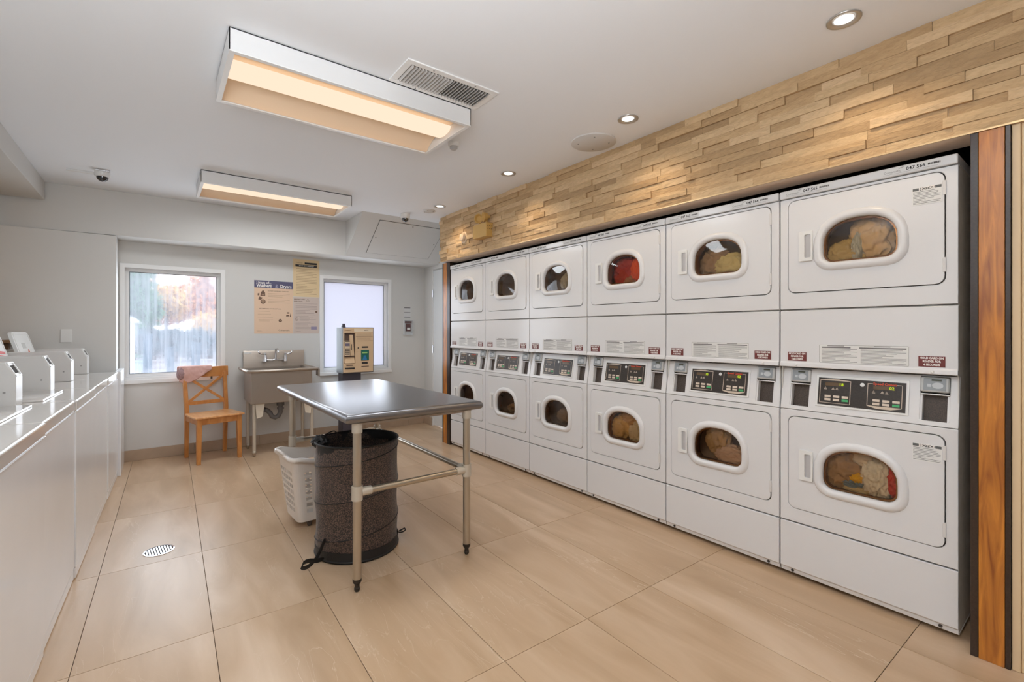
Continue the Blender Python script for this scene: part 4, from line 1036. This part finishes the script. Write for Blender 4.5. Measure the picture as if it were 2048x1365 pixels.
k = BM(); prism(k, [(KX0+0.082, 0.985), (KX0+0.128, 0.985), (KX0+0.112, 1.230), (KX0+0.072, 1.230)], KY0-0.020, KY0+0.002); KO('swipe_reader', k, M_KTAN, bevel=0.002)
KO('swipe_slot', boxbm((KX0+0.094, KY0-0.0215, 1.05), (KX0+0.100, KY0-0.0202, 1.12)), M_INK)
k = BM(); prism_yz(k, [(KY0-0.030, 0.900), (KY0+0.002, 0.900), (KY0+0.002, 0.968)], KX0+0.016, KX0+0.132); KO('receipt_shelf', k, M_KTAN)
KO('slot', boxbm((KX0+0.035, KY0-0.024, 0.868), (KX0+0.11, KY0-0.0222, 0.880)), M_KBR)
KO('bill_slot', boxbm((KX0+0.020, KY0-0.030, 0.832), (KX0+0.130, KY0-0.0222, 0.848)), M_INK, bevel=0.002)
k = BM()
for z_ in (1.208, 1.155): box(k, (KX0+0.145, KY0-0.0235, z_), (KX1-0.012, KY0-0.0222, z_+0.0035))
print_lines(k, KX0+0.155, KX1-0.04, 1.165, 1.205, 3, KY0-0.0222, 3, 0.12); print_lines(k, KX0+0.155, KX1-0.03, 1.215, 1.250, 3, KY0-0.0222, 4, 0.12)
KO('panel_lines', k, mat('kiosk_line_brown', (130, 102, 78), 0.6))
KO('lock_plate', boxbm((KX0+0.150, KY0-0.0245, 1.035), (KX0+0.186, KY0-0.0222, 1.120)), M_KTAN, bevel=0.001)
k = BM(); tube(k, [(KX0+0.172, KY0-0.024, 1.075), (KX0+0.172, KY0-0.031, 1.075)], 0.008, 12); KO('lock', k, M_SEAM)
KO('bill_acceptor', boxbm((KX0+0.205, KY0-0.026, 0.925), (KX0+0.300, KY0-0.0222, 1.050)), mat('acceptor_green', (28, 104, 92), 0.35), bevel=0.002)
KO('acceptor_light', boxbm((KX0+0.220, KY0-0.028, 1.010), (KX0+0.280, KY0-0.0262, 1.026)), mat('acceptor_lime', (150, 200, 120), 0.4))
k = BM(); prism(k, [(KX0+0.222, 0.930), (KX0+0.278, 0.930), (KX0+0.262, 0.985), (KX0+0.238, 0.985)], KY0-0.028, KY0-0.0262); KO('acceptor_arrow', k, mat('acceptor_blue', (48, 122, 176), 0.4))
for z_, w_ in ((1.075, 0.075), (0.885, 0.07)): KO('slot', boxbm((KX0+0.215, KY0-0.0245, z_), (KX0+0.215+w_, KY0-0.0222, z_+(0.018 if z_ > 1 else 0.024))), M_INK)
KO('slot', boxbm((KX0+0.21, KY0-0.024, 0.852), (KX0+0.298, KY0-0.0222, 0.860)), M_KBR)
KO('header_label', boxbm((KX0+0.125, KY0-0.0235, 1.262), (KX1-0.012, KY0-0.0222, 1.298)), mat('kiosk_label_cream', (228, 212, 188), 0.5))
text('lettering', 'Coinamatic', 0.020, (KX0+0.055-kc[0], KY0-0.023-kc[1], 1.282), mat('kiosk_line_brown', (130, 102, 78)), ki, xs=0.85)
text('lettering', '047 575', 0.016, (KX0+0.268-kc[0], KY0-0.0242-kc[1], 1.281), M_INK, ki, bold=0.0004, xs=0.9)
KO('pedestal', boxbm((1.712, 5.470, 0.008), (1.925, 5.64, KZ0-0.0005)), M_KDK, bevel=0.003)
KO('pedestal_plate', boxbm((1.69, 5.44, 0), (1.95, 5.67, 0.008)), M_KDK)
k = BM(); prism(k, [(1.715, KZ1), (1.757, KZ1), (1.748, KZ1+0.044), (1.724, KZ1+0.044)], 5.50, 5.54); KO('antenna', k, M_KDK, bevel=0.002)

# ================================================================== POSTERS, WALL ITEMS
def poster(name, x0, z0, x1, z1, rgb, label, y=YB):
    o = obj(name, boxbm((-(x1-x0)/2, -0.0015, -(z1-z0)/2), ((x1-x0)/2, 0.0, (z1-z0)/2)), mat('paper_%d_%d_%d' % rgb, rgb, 0.6), loc=((x0+x1)/2, y-0.0002, (z0+z1)/2))
    return tag(o, label, 'poster')
BR = mat('brown_print', (112, 86, 70), 0.6); BR2 = mat('brown_print_light', (160, 130, 106), 0.6); PU = mat('purple_header', (84, 82, 112), 0.5)
p1 = poster('wall_poster', 0.862, 1.243, 1.262, 1.842, (226, 196, 168), 'large peach poster with purple header reading Washers and Dryers')
obj('header_band', boxbm((-0.200, -0.003, 0.218), (0.200, -0.0016, 0.2995)), PU, p1)
text('lettering', 'Usage of...', 0.036, (-0.178, -0.0034, 0.276), M_WPRINT, p1, align='LEFT', bold=0.0006)
text('lettering', 'Washers', 0.052, (-0.178, -0.0034, 0.242), M_WPRINT, p1, align='LEFT', bold=0.0012, xs=0.82)
text('lettering', '&', 0.056, (0.027, -0.0034, 0.242), mat('lilac_print', (168, 164, 186), 0.5), p1)
text('lettering', 'Dryers', 0.052, (0.184, -0.0034, 0.242), M_WPRINT, p1, align='RIGHT', bold=0.0012, xs=0.82)
text('lettering', 'LAUNDRY DETERGENT GUIDELINES', 0.0135, (0.045, -0.0018, 0.185), BR, p1, bold=0.0002)
text('lettering', 'RECOMMENDED WASHER SETTINGS', 0.0135, (-0.040, -0.0018, -0.018), BR, p1, bold=0.0003)
text('lettering', 'Coinamatic', 0.026, (0.105, -0.0018, -0.262), BR, p1)
k = BM(); yy = -0.0016
print_lines(k, -0.06, 0.165, 0.112, 0.165, 3, yy, 11, 0.14); print_lines(k, -0.06, 0.165, 0.045, 0.095, 3, yy, 12, 0.14)
print_lines(k, -0.165, -0.01, -0.13, -0.03, 3, yy, 13, 0.07, 0.2); print_lines(k, -0.155, -0.01, -0.165, -0.135, 2, yy, 14, 0.14, 0.4); print_lines(k, -0.175, -0.06, -0.283, -0.262, 2, yy, 15, 0.2)
obj('print', k, BR2, p1)
k = BM(); y0_, y1_ = -0.0024, -0.0015
prism(k, [(-0.140, 0.125), (-0.090, 0.125), (-0.092, 0.165), (-0.112, 0.195), (-0.134, 0.165)], y0_, y1_)
prism(k, [(-0.166, 0.130), (-0.150, 0.130), (-0.150, 0.158), (-0.166, 0.152)], y0_, y1_)
lathe(k, [(0.026, 0.0), (0.026, 0.0009)], n=16, mtx=Matrix.Translation((-0.112, -0.0015, 0.062)) @ Matrix.Rotation(PI/2, 4, 'X'))
prism(k, [(-0.160, 0.085), (-0.135, 0.080), (-0.115, 0.105), (-0.150, 0.118)], y0_, y1_)
lathe(k, [(0.018, 0.0), (0.018, 0.0009)], n=16, mtx=Matrix.Translation((0.065, -0.0015, -0.150)) @ Matrix.Rotation(PI/2, 4, 'X'))
prism(k, [(0.125, -0.100), (0.155, -0.100), (0.160, -0.085), (0.130, -0.082)], y0_, y1_); prism(k, [(0.165, -0.105), (0.178, -0.105), (0.172, -0.062)], y0_, y1_); box(k, (0.135, y0_, -0.068), (0.160, y1_, -0.052))
obj('drawings', k, BR, p1)['kind'] = 'stuff'
k = BM(); lathe(k, [(0.018, 0), (0.018, 0.0004)], n=16, mtx=Matrix.Translation((-0.112, -0.0025, 0.066)) @ Matrix.Rotation(PI/2, 4, 'X')); box(k, (-0.125, -0.0028, 0.133), (-0.098, -0.0025, 0.150)); lathe(k, [(0.008, 0), (0.008, 0.0004)], n=12, mtx=Matrix.Translation((0.065, -0.0025, -0.150)) @ Matrix.Rotation(PI/2, 4, 'X'))
obj('drawing_fill', k, BR2, p1)
p2 = poster('wall_poster', 1.264, 1.677, 1.556, 2.118, (224, 200, 158), 'tall yellowish notice sheet at the top, between the windows')
k = BM(); yy = -0.0016
box(k, (-0.020, -0.0026, 0.165), (0.118, yy, 0.188)); box(k, (-0.122, -0.0026, 0.132), (0.118, yy, 0.158)); obj('header_band', k, M_INK, p2)
text('lettering', 'Coinamatic', 0.016, (-0.078, -0.0018, 0.180), BR, p2)
text('lettering', 'PLEASE READ CAREFULLY', 0.0145, (0.0, -0.0030, 0.145), M_WPRINT, p2, bold=0.0003)
k = BM(); print_lines(k, -0.115, 0.115, -0.195, 0.118, 17, yy, 21, 0.20, 0.55); obj('print', k, BR2, p2)
p3 = poster('wall_poster', 1.266, 1.243, 1.552, 1.672, (206, 190, 180), 'greyish pink safety notice sheet with a warning triangle, below the yellowish one')
text('lettering', 'IMPORTANT SAFETY', 0.0165, (-0.075, -0.0018, 0.187), BR, p3, bold=0.0005, xs=0.8); text('lettering', 'INSTRUCTIONS', 0.0165, (-0.090, -0.0018, 0.163), BR, p3, bold=0.0005, xs=0.8)
k = BM(); 
for a, b in (((-0.0, 0.170), (0.016, 0.198)), ((0.016, 0.198), (0.032, 0.170)), ((0.032, 0.170), (0.0, 0.170))):
    tube(k, [(a[0], -0.0018, a[1]), (b[0], -0.0018, b[1])], 0.0013, 5)
lathe(k, [(0.019, 0.0), (0.019, 0.0005), (0.015, 0.0005), (0.015, 0.0)], n=18, cap0=False, cap1=False, mtx=Matrix.Translation((-0.108, -0.0017, -0.045)) @ Matrix.Rotation(PI/2, 4, 'X'))
tube(k, [(-0.120, -0.0018, -0.033), (-0.096, -0.0018, -0.057)], 0.0015, 5); lathe(k, [(0.013, 0.0), (0.013, 0.0005)], n=14, mtx=Matrix.Translation((0.112, -0.0017, 0.045)) @ Matrix.Rotation(PI/2, 4, 'X'))
obj('symbols', k, BR, p3)
k = BM(); print_lines(k, -0.12, 0.125, 0.125, 0.15, 1, yy, 31, 0.1, 1); print_lines(k, -0.12, 0.12, -0.02, 0.118, 8, yy, 32, 0.17, 0.5); print_lines(k, -0.075, 0.13, -0.065, -0.022, 4, yy, 33, 0.2, 0.5); print_lines(k, -0.12, 0.11, -0.165, -0.075, 6, yy, 34, 0.16, 0.4)
obj('print', k, mat('grey_brown_print', (138, 122, 116), 0.6), p3)
obj('emblem', boxbm((0.052, -0.0025, -0.168), (0.118, -0.0016, -0.132)), mat('lilac_block', (150, 140, 164), 0.6), p3)
text('lettering', 'Coinamatic', 0.013, (-0.09, -0.0018, -0.190), BR, p3)

# small stickers and pull station right of the frosted window
st = obj('notice_sticker', boxbm((2.640, YB-0.002, 1.450), (2.745, YB-0.0002, 1.600)), mat('pale_sticker', (214, 214, 214), 0.5)); tag(st, 'small white printed sticker with three dark lines on the back wall', 'sticker')
for za, zb in ((1.582, 1.594), (1.522, 1.529), (1.456, 1.466)): obj('print', boxbm((2.648, YB-0.0026, za), (2.738, YB-0.002, zb)), mat('grey_sticker_print', (110, 108, 108), 0.6), st)
ps_ = empty('pull_station', (2.700, YB, 1.330), 0, 'dark red and white pull station in a clear cover on the back wall', 'pull station')
obj('back_box', boxbm((-0.062, -0.012, -0.105), (0.062, 0.0, 0.085)), mat('clear_cover', (200, 202, 204), 0.2), ps_, bevel=0.008, seg=3)
obj('station_body', boxbm((-0.032, -0.030, -0.060), (0.032, -0.012, 0.042)), mat('station_maroon', (92, 62, 62), 0.4), ps_, bevel=0.003)
obj('station_window', boxbm((-0.022, -0.033, -0.042), (0.022, -0.030, -0.012)), M_PLWHITE, ps_)
obj('station_band', boxbm((-0.048, -0.020, 0.050), (0.048, -0.0122, 0.074)), mat('station_band_maroon', (104, 74, 72), 0.5), ps_)
obj('clear_edge', boxbm((-0.064, -0.036, -0.107), (-0.060, -0.001, 0.087), (0.060, -0.036, -0.107), (0.064, -0.001, 0.087), (-0.06, -0.036, -0.107), (0.06, -0.001, -0.103), (-0.06, -0.036, 0.083), (0.06, -0.001, 0.087)), mat('clear_edge', (222, 224, 226), 0.15), ps_)

# ================================================================== CEILING ITEMS
def fixture(x0, y0, x1, y1, label, name='ceiling_fixture'):
    cx_, cy_ = (x0+x1)/2, (y0+y1)/2; r = empty(name, (cx_, cy_, CEIL), 0, label, 'ceiling light', 'fluorescent ceiling lights')
    a, b = (x1-x0)/2, (y1-y0)/2; t = 0.022
    k = BM()
    # housing: four walls and a top
    box(k, (-a, -b, -0.098), (a, -b+0.004, -0.003)); box(k, (-a, b-0.004, -0.098), (a, b, -0.003)); box(k, (-a, -b, -0.098), (-a+0.004, b, -0.003)); box(k, (a-0.004, -b, -0.098), (a, b, -0.003)); box(k, (-a, -b, -0.007), (a, b, -0.003))
    box(k, (-a+0.02, -b+0.02, -0.003), (a-0.02, b-0.02, 0))
    obj('housing', k, mat('fixture_white', (226, 226, 226), 0.4), r)
    k = BM(); box(k, (-a, -b, -0.102), (a, -b+t, -0.098)); box(k, (-a, b-t, -0.102), (a, b, -0.098)); box(k, (-a, -b+t, -0.102), (-a+t, b-t, -0.098)); box(k, (a-t, -b+t, -0.102), (a, b-t, -0.098)); obj('rim', k, M_TRIMW, r)
    # curved reflector pan
    k = BM(); rings = []
    for q in range(13):
        u = -1+2*q/12; y = u*(b-0.006); z = -0.018-0.070*abs(u)**3
        rings.append([(-a+0.006, y, z), (a-0.006, y, z)])
    loops(k, rings, False); obj('reflector', k, mat('reflector_white', (244, 218, 188), 0.6), r, smooth=True)
    k = BM(); loops(k, [[(xx, y, z) for y, z in ((-0.085, -0.040), (-0.060, -0.066), (0.0, -0.074), (0.060, -0.066), (0.085, -0.040))] for xx in (-a+0.02, a-0.02)], False)
    obj('lamp_cover', k, M_LAMP, r, smooth=True)
    return r
fixture(0.240, 2.262, 1.432, 2.810, 'large rectangular fluorescent ceiling light beside the air vent')
fixture(0.275, 4.400, 1.462, 4.930, 'rectangular fluorescent ceiling light farther back, near the windows')
fixture(0.230, -0.08, 1.42, 0.48, 'added unseen fluorescent ceiling light behind the camera, first')  # made-up fixture out of view, added to light the near half
fixture(0.230, -2.18, 1.42, -1.62, 'added unseen fluorescent ceiling light behind the camera, second')  # second added fixture, also out of view, for more light in front

v = empty('air_vent', (1.195, 2.136, CEIL), 0, 'white rectangular ceiling vent with grey louvres beside the large fluorescent light', 'vent')
k = BM(); A_, B_ = 0.262, 0.118
for q in range(1): pass
vb = BM(); 
def frame_xy(bm, a, b, t, z0, z1):
    box(bm, (-a, -b, z0), (a, -b+t, z1)); box(bm, (-a, b-t, z0), (a, b, z1)); box(bm, (-a, -b+t, z0), (-a+t, b-t, z1)); box(bm, (a-t, -b+t, z0), (a, b-t, z1))
frame_xy(vb, A_, B_, 0.034, -0.007, 0); obj('frame', vb, M_TRIMW, v, bevel=0.002)
obj('duct', boxbm((-A_+0.034, -B_+0.034, -0.0012), (A_-0.034, B_-0.034, 0)), mat('vent_duct_grey', (96, 92, 88), 0.8), v)
sh = None
for i in range(26):
    x = -A_+0.042+i*(2*(A_-0.042))/25
    if sh is None:
        k = BM(); box(k, (-0.0012, -B_+0.034, -0.010), (0.0012, B_-0.034, 0.004)); sh = obj('louvre', k, mat('louvre_grey', (196, 192, 188), 0.4), v); o = sh
    else:
        o = sh.copy(); COL.objects.link(o)
    o.location = (x, 0, -0.005); o.rotation_euler = (0, math.radians(-28 if i < 13 else 20), 0)
for sx in (-1, 1):
    for sy in (-1, 1):
        k = BM(); lathe(k, [(0.004, -0.009), (0.004, -0.007)], n=8); obj('screw', k, M_INKG, v, loc=(sx*0.12, sy*(B_-0.015), 0))

DOWN = [(2.239, 0.687), (2.254, 1.798), (2.262, 3.009), (2.300, 4.226)]
LD = ['round recessed downlight nearest the camera, above the nearest dryer', 'round recessed downlight beside the large round ceiling plate', 'third round recessed downlight from the camera along the stone wall', 'farthest small round recessed downlight near the stone wall end']
dl0 = None
for i, (x, y) in enumerate(DOWN):
    if dl0 is None:
        dl0 = empty('downlight', (0, 0, 0)); o = dl0
        k = BM(); lathe(k, [(0.061, 0.0), (0.061, -0.004), (0.055, -0.006), (0.040, 0.0), (0.034, 0.012)], n=32, cap0=False, cap1=False); obj('trim_ring', k, mat('brushed_nickel', (190, 188, 184), 0.3, metal=0.8), o, smooth=True)
        k = BM(); lathe(k, [(0.034, -0.0005), (0.028, -0.0025), (0.010, -0.0035)], n=24, cap0=False); obj('lens', k, M_SPOT, o, smooth=True)
    else: o = copy_tree(dl0)
    o.location = (x, y, CEIL-0.0005); tag(o, LD[i], 'downlight', 'downlights along the stone wall')
    l = D.lights.new('spot', 'SPOT'); l.energy = P_SPOT*2.2; l.spot_size = math.radians(130); l.spot_blend = 0.8; l.color = (1, 0.74, 0.46); l.shadow_soft_size = 0.035
    lo = D.objects.new('spot', l); COL.objects.link(lo); lo.location = (x, y, CEIL-0.03)

def plate(x, y, r, label):
    root = empty('ceiling_plate', (x, y, CEIL), 0, label, 'ceiling plate')
    k = BM(); lathe(k, [(r, 0.0), (r, -0.006), (r-0.006, -0.010), (0.01, -0.011)], n=48, cap0=False); sharp(obj('disc', k, mat('plate_white', (208, 206, 203), 0.5), root))
    for a in (0.8, 2.4, 3.95, 5.5):
        k = BM(); lathe(k, [(0.005, -0.013), (0.005, -0.009)], n=8); obj('screw', k, M_INKG, root, loc=(0.68*r*math.cos(a), 0.68*r*math.sin(a), 0))
plate(2.345, 2.16, 0.150, 'large flat round white cover plate on the ceiling')
plate(2.296, 4.455, 0.068, 'small flat round white cover plate by the farthest downlight')
# smoke detector
sd = empty('smoke_detector', (1.60, 2.745, CEIL), 0, 'small white detector on the ceiling at the large light corner', 'detector')
k = BM(); lathe(k, [(0.038, 0.0), (0.038, -0.018), (0.034, -0.026)], n=24); sharp(obj('base', k, M_PLWHITE, sd))
k = BM(); lathe(k, [(0.026, -0.026), (0.026, -0.040), (0.018, -0.048)], n=20); sharp(obj('sensor', k, mat('sensor_grey', (178, 176, 174), 0.4), sd))
# dome cameras
def dome_cam(x, y, z, label, raceway=False):
    r = empty('security_camera', (x, y, z), 0, label, 'camera')
    k = BM(); lathe(k, [(0.050, 0.0), (0.050, -0.040), (0.045, -0.048), (0.038, -0.050)], n=28); sharp(obj('base', k, M_PLWHITE, r))
    k = BM(); lathe(k, [(0.038*math.cos(a), -0.050-0.036*math.sin(a)) for a in [PI/2*q/7 for q in range(8)]], n=24, cap0=False, cap1=True)
    obj('dome', k, mat('smoked_dome', (14, 14, 15), 0.06, coat=1), r, smooth=True)
    return r
dome_cam(2.155, 4.74, CEIL, 'black dome camera on a white base beneath the ceiling beside the hatch')
c2 = dome_cam(-0.345, 4.93, CEIL, 'chrome and black camera at the left of the ceiling with a cable cover')
obj('bracket', boxbm((-0.04, -0.055, -0.012), (0.05, -0.03, 0.0)), M_CHROME, c2, bevel=0.002)
k = boxbm((-0.79, 5.015, CEIL-0.014), (-0.35, 5.040, CEIL-0.0002)); k2 = obj('cable_cover', boxbm((-0.22, -0.0125, -0.014), (0.0, 0.0125, -0.0002)), M_PLWHITE, loc=(-0.345, 5.02, CEIL), rot=(0, 0, 0.0)); tag(k2, 'thin white cable cover on the ceiling leading to the left camera', 'cable cover'); k.free()

# emergency light and alarm on the stone header
XS = 2.548
em = empty('emergency_light', (XS, 3.74, 2.25), -PI/2, 'cream emergency light box with two lamp heads on the stone header', 'emergency light')
M_EM = mat('emergency_cream', (206, 166, 96), 0.4)
obj('battery_box', boxbm((-0.115, -0.085, -0.078), (0.115, 0.0, 0.055)), M_EM, em, bevel=0.006)
obj('vent_slots', boxbm(*[c for i in range(3) for c in ((0.1151, -0.068+i*0.020, -0.01), (0.1162, -0.060+i*0.020, -0.004))], *[c for i in range(3) for c in ((0.1151, -0.068+i*0.020, 0.018), (0.1162, -0.060+i*0.020, 0.024))]), M_SEAM, em)
for sx, yw in ((-0.045, 0.5), (0.065, -0.3)):
    k = BM(); lathe(k, [(0.014, 0.0), (0.014, 0.02), (0.03, 0.022), (0.045, 0.058), (0.047, 0.07), (0.040, 0.07), (0.026, 0.052)], n=24, mtx=Matrix.Translation((sx, -0.045, 0.115)) @ Matrix.Rotation(yw, 4, 'Z') @ Matrix.Rotation(PI/2+0.1, 4, 'X') @ Matrix.Translation((0, 0, -0.035)))
    lh = obj('lamp_head', k, M_EM, em); sharp(lh, 40)
    k = BM(); tube(k, [(sx, -0.045, 0.055), (sx, -0.045, 0.10)], 0.012, 10); obj('stalk', k, M_EM, lh, smooth=True)
al_ = empty('alarm_sounder', (XS, 4.14, 2.245), -PI/2, 'round cream alarm sounder left of the emergency light', 'alarm')
rx = Matrix.Rotation(PI/2, 4, 'X')
k = BM(); lathe(k, [(0.062, 0.0), (0.062, 0.012), (0.055, 0.018)], n=28, mtx=rx); sharp(obj('base', k, mat('alarm_cream', (222, 200, 172), 0.4), al_))
k = BM(); lathe(k, [(0.045, 0.018), (0.045, 0.03), (0.036, 0.045), (0.015, 0.052)], n=28, mtx=rx); sharp(obj('dome', k, mat('alarm_cream', (222, 200, 172), 0.4), al_), 25)

# ================================================================== FLOOR DRAIN
fd = empty('floor_drain', (0.010, 3.372, 0), 0.1, 'round chrome slotted drain set in the floor tile near the washers', 'drain')
k = BM(); lathe(k, [(0.074, 0.0), (0.074, 0.003), (0.066, 0.0035), (0.066, 0.0008)], n=40, cap0=False, cap1=False); sharp(obj('ring', k, M_CHROME, fd))
k = BM(); lathe(k, [(0.066, 0.0004), (0.066, 0.0009)], n=40); obj('well', k, M_SEAM, fd)
for i in range(10):
    x = -0.056+i*0.0124; hl = math.sqrt(max(0, 0.062**2-x*x)); obj('bar', boxbm((x-0.0036, -hl, 0.001), (x+0.0036, hl, 0.003)), M_CHROME, fd)
k = BM()
for s in (-1, 1):
    pts = []
    for q in range(13):
        a = -PI/3+2*PI/3*q/12; pts.append((s*0.0655*math.cos(a), 0.0655*math.sin(a)))
    ins = [(x, yy_) for x, yy_ in ((s*0.052, 0.040), (s*0.052, -0.040))] if s > 0 else [(s*0.052, 0.040), (s*0.052, -0.040)]
    prism_xy(k, pts+ins, 0.001, 0.0029)
k.free()

# ================================================================== OUTSIDE (seen through the misted window)
M_LEAFO = mat('autumn_leaf', (206, 136, 86), 0.8); M_LEAFG = mat('green_leaf', (78, 122, 84), 0.8); M_LEAFD = mat('dark_leaf', (44, 74, 80), 0.8); M_LEAFY = mat('yellow_leaf', (210, 164, 84), 0.8)
M_BARK = mat('bark', (84, 70, 60), 0.9)
gd = tag(obj('ground', boxbm((-60, YB+0.3, -0.6), (60, 120, -0.35)), mat('pavement_pink', (160, 150, 152), 0.9)), kind='structure')
def outpt(u, D_):
    """ground position seen at picture column u, at depth D_ from the camera"""
    a = math.radians(37.4); r = (u-1024)/F_PX*D_
    return r*math.cos(a)+D_*math.sin(a), -r*math.sin(a)+D_*math.cos(a)
def tree(u, D_, zc, rx_, rz_, m, label, n=1600, leaf=0.28, seed=1, name='tree', trunk=True):
    x, y = outpt(u, D_); root = empty(name, (x, y, -0.35), 0, label, 'tree'); rnd = random.Random(seed); k = BM()
    for i in range(n):
        d = Vector((rnd.gauss(0, 1), rnd.gauss(0, 1), rnd.gauss(0, 1))).normalized()*rnd.random()**0.4
        lump = 1+0.35*noise.noise(d*2.2+Vector((seed, 0, 0)))
        p = Vector((d.x*rx_*lump, d.y*rx_*lump, zc+0.35+d.z*rz_*lump))
        a = Vector((rnd.uniform(-1, 1), rnd.uniform(-1, 1), rnd.uniform(-1, 1))).normalized()*leaf; b = a.orthogonal().normalized()*leaf*0.6
        k.faces.new([k.verts.new(p-a), k.verts.new(p+b), k.verts.new(p+a), k.verts.new(p-b)])
    lv = obj('foliage', k, m, root); lv['kind'] = 'stuff'
    k = BM(); tube(k, [(0, 0, 0), (0.1, 0, zc*0.5), (0, 0.1, zc+0.3)], [0.22, 0.16, 0.08], 8); obj('trunk', k, M_BARK, root, smooth=True)
tree(262, 26, 3.1, 1.25, 2.8, M_LEAFG, 'tall green tree at the left edge of the misted window', 1800, 0.25, 2)
tree(352, 42, 4.1, 4.6, 2.1, M_LEAFO, 'broad orange autumn tree in the middle of the misted window', 2600, 0.30, 3)
tree(330, 30, 3.2, 1.7, 1.1, M_LEAFY, 'small golden tree left of the broad orange one, through the misted window', 900, 0.24, 4)
tree(418, 26, 3.0, 0.9, 1.9, M_LEAFO, 'narrow orange tree at the right of the misted window', 900, 0.22, 5)
tree(412, 22, 1.5, 0.7, 0.55, M_LEAFY, 'low yellow shrub at the right of the misted window', 500, 0.18, 6, name='shrub')
for i, (u, D_) in enumerate(((300, 29), (345, 31), (398, 27))):
    tree(u, D_-6, 0.75, 0.85, 0.6, M_LEAFD, ['dark shrub under the golden tree, through the window', 'dark shrub behind the gate posts, through the window', 'dark shrub below the narrow orange tree, through the window'][i], 900, 0.2, 7+i, name='shrub')
x, y = outpt(437, 40)
bl = empty('building', (x+1.6, y, -0.35), 0, 'mauve grey building at the right edge of the misted window', 'building')
obj('wall', boxbm((-2.0, 0, 0), (2.4, 5, 5.0)), mat('mauve_render', (140, 130, 146), 0.8), bl)
obj('window', boxbm((-1.4, -0.03, 1.6), (-0.6, 0.01, 3.0)), mat('pale_far_window', (206, 216, 226), 0.3), bl); obj('window', boxbm((0.3, -0.03, 1.6), (1.1, 0.01, 3.0)), mat('pale_far_window', (206, 216, 226), 0.3), bl)
obj('roof', boxbm((-2.2, -0.2, 5.0), (2.6, 5.2, 5.25)), mat('roof_grey', (112, 106, 112), 0.8), bl)
for i, (u, D_, hh) in enumerate(((295, 17, 1.45), (340, 18, 0.95), (392, 17, 1.15))):
    x, y = outpt(u, D_); p_ = empty('gate_post', (x, y, -0.35), 0, ['tall blue grey gate post at the left, outside the misted window', 'middle blue grey gate post outside the misted window', 'right blue grey gate post outside the misted window'][i], 'post')
    obj('shaft', boxbm((-0.13, -0.13, 0), (0.13, 0.13, hh)), mat('post_blue_grey', (72, 96, 112), 0.6), p_); obj('cap', boxbm((-0.16, -0.16, hh), (0.16, 0.16, hh+0.06)), mat('post_blue_grey', (112, 132, 148)), p_)
for i, (u0, u1, D_, hh, c_) in enumerate(((236, 292, 19, 0.35, (160, 178, 174)), (296, 338, 20, 0.30, (186, 172, 170)), (394, 460, 19, 0.42, (192, 180, 178)))):
    x0, y0 = outpt(u0, D_); x1, y1 = outpt(u1, D_); L_ = math.hypot(x1-x0, y1-y0)
    o = obj('garden_wall', boxbm((0, 0, 0), (L_, 0.25, hh), (-0.02, -0.03, hh), (L_+0.02, 0.28, hh+0.05)), mat('garden_wall_%d' % i, c_, 0.8), loc=(x0, y0, -0.35), rot=(0, 0, math.atan2(y1-y0, x1-x0)))
    tag(o, ['low pale green wall at the left, outside the misted window', 'low pink wall between the gate posts, outside the misted window', 'low pale wall at the right, outside the misted window'][i], 'wall')
x, y = outpt(252, 15)
kk = empty('stone_pillar', (x, y, -0.35), 0, 'white pillar with rounded cap at the left edge outside the misted window', 'pillar')
obj('shaft', boxbm((-0.22, -0.22, 0), (0.22, 0.22, 1.9)), mat('pillar_white', (226, 224, 222), 0.7), kk)
k = BM(); lathe(k, [(0.33, 1.9), (0.33, 1.98), (0.2, 2.06), (0.05, 2.09)], n=20); obj('cap', k, mat('pillar_white', (226, 224, 222)), kk)
x, y = outpt(332, 29.5)
vv = empty('parked_van', (x, y, -0.35), 0.5, 'white van parked beyond the gate, seen through the misted window', 'van')
k = BM(); prism(k, [(-1.7, 0.25), (1.7, 0.25), (1.7, 0.8), (1.3, 0.95), (1.0, 1.55), (-1.65, 1.6)], -0.8, 0.8); obj('body', k, mat('van_white', (176, 174, 184), 0.3), vv, bevel=0.05)
obj('window', boxbm((0.2, -0.81, 1.0), (1.0, -0.79, 1.4)), M_KDK, vv)
for sx in (-1.0, 1.05):
    k = BM(); tube(k, [(sx, -0.82, 0.28), (sx, 0.82, 0.28)], 0.28, 16); obj('wheel', k, M_BLACKP, vv)
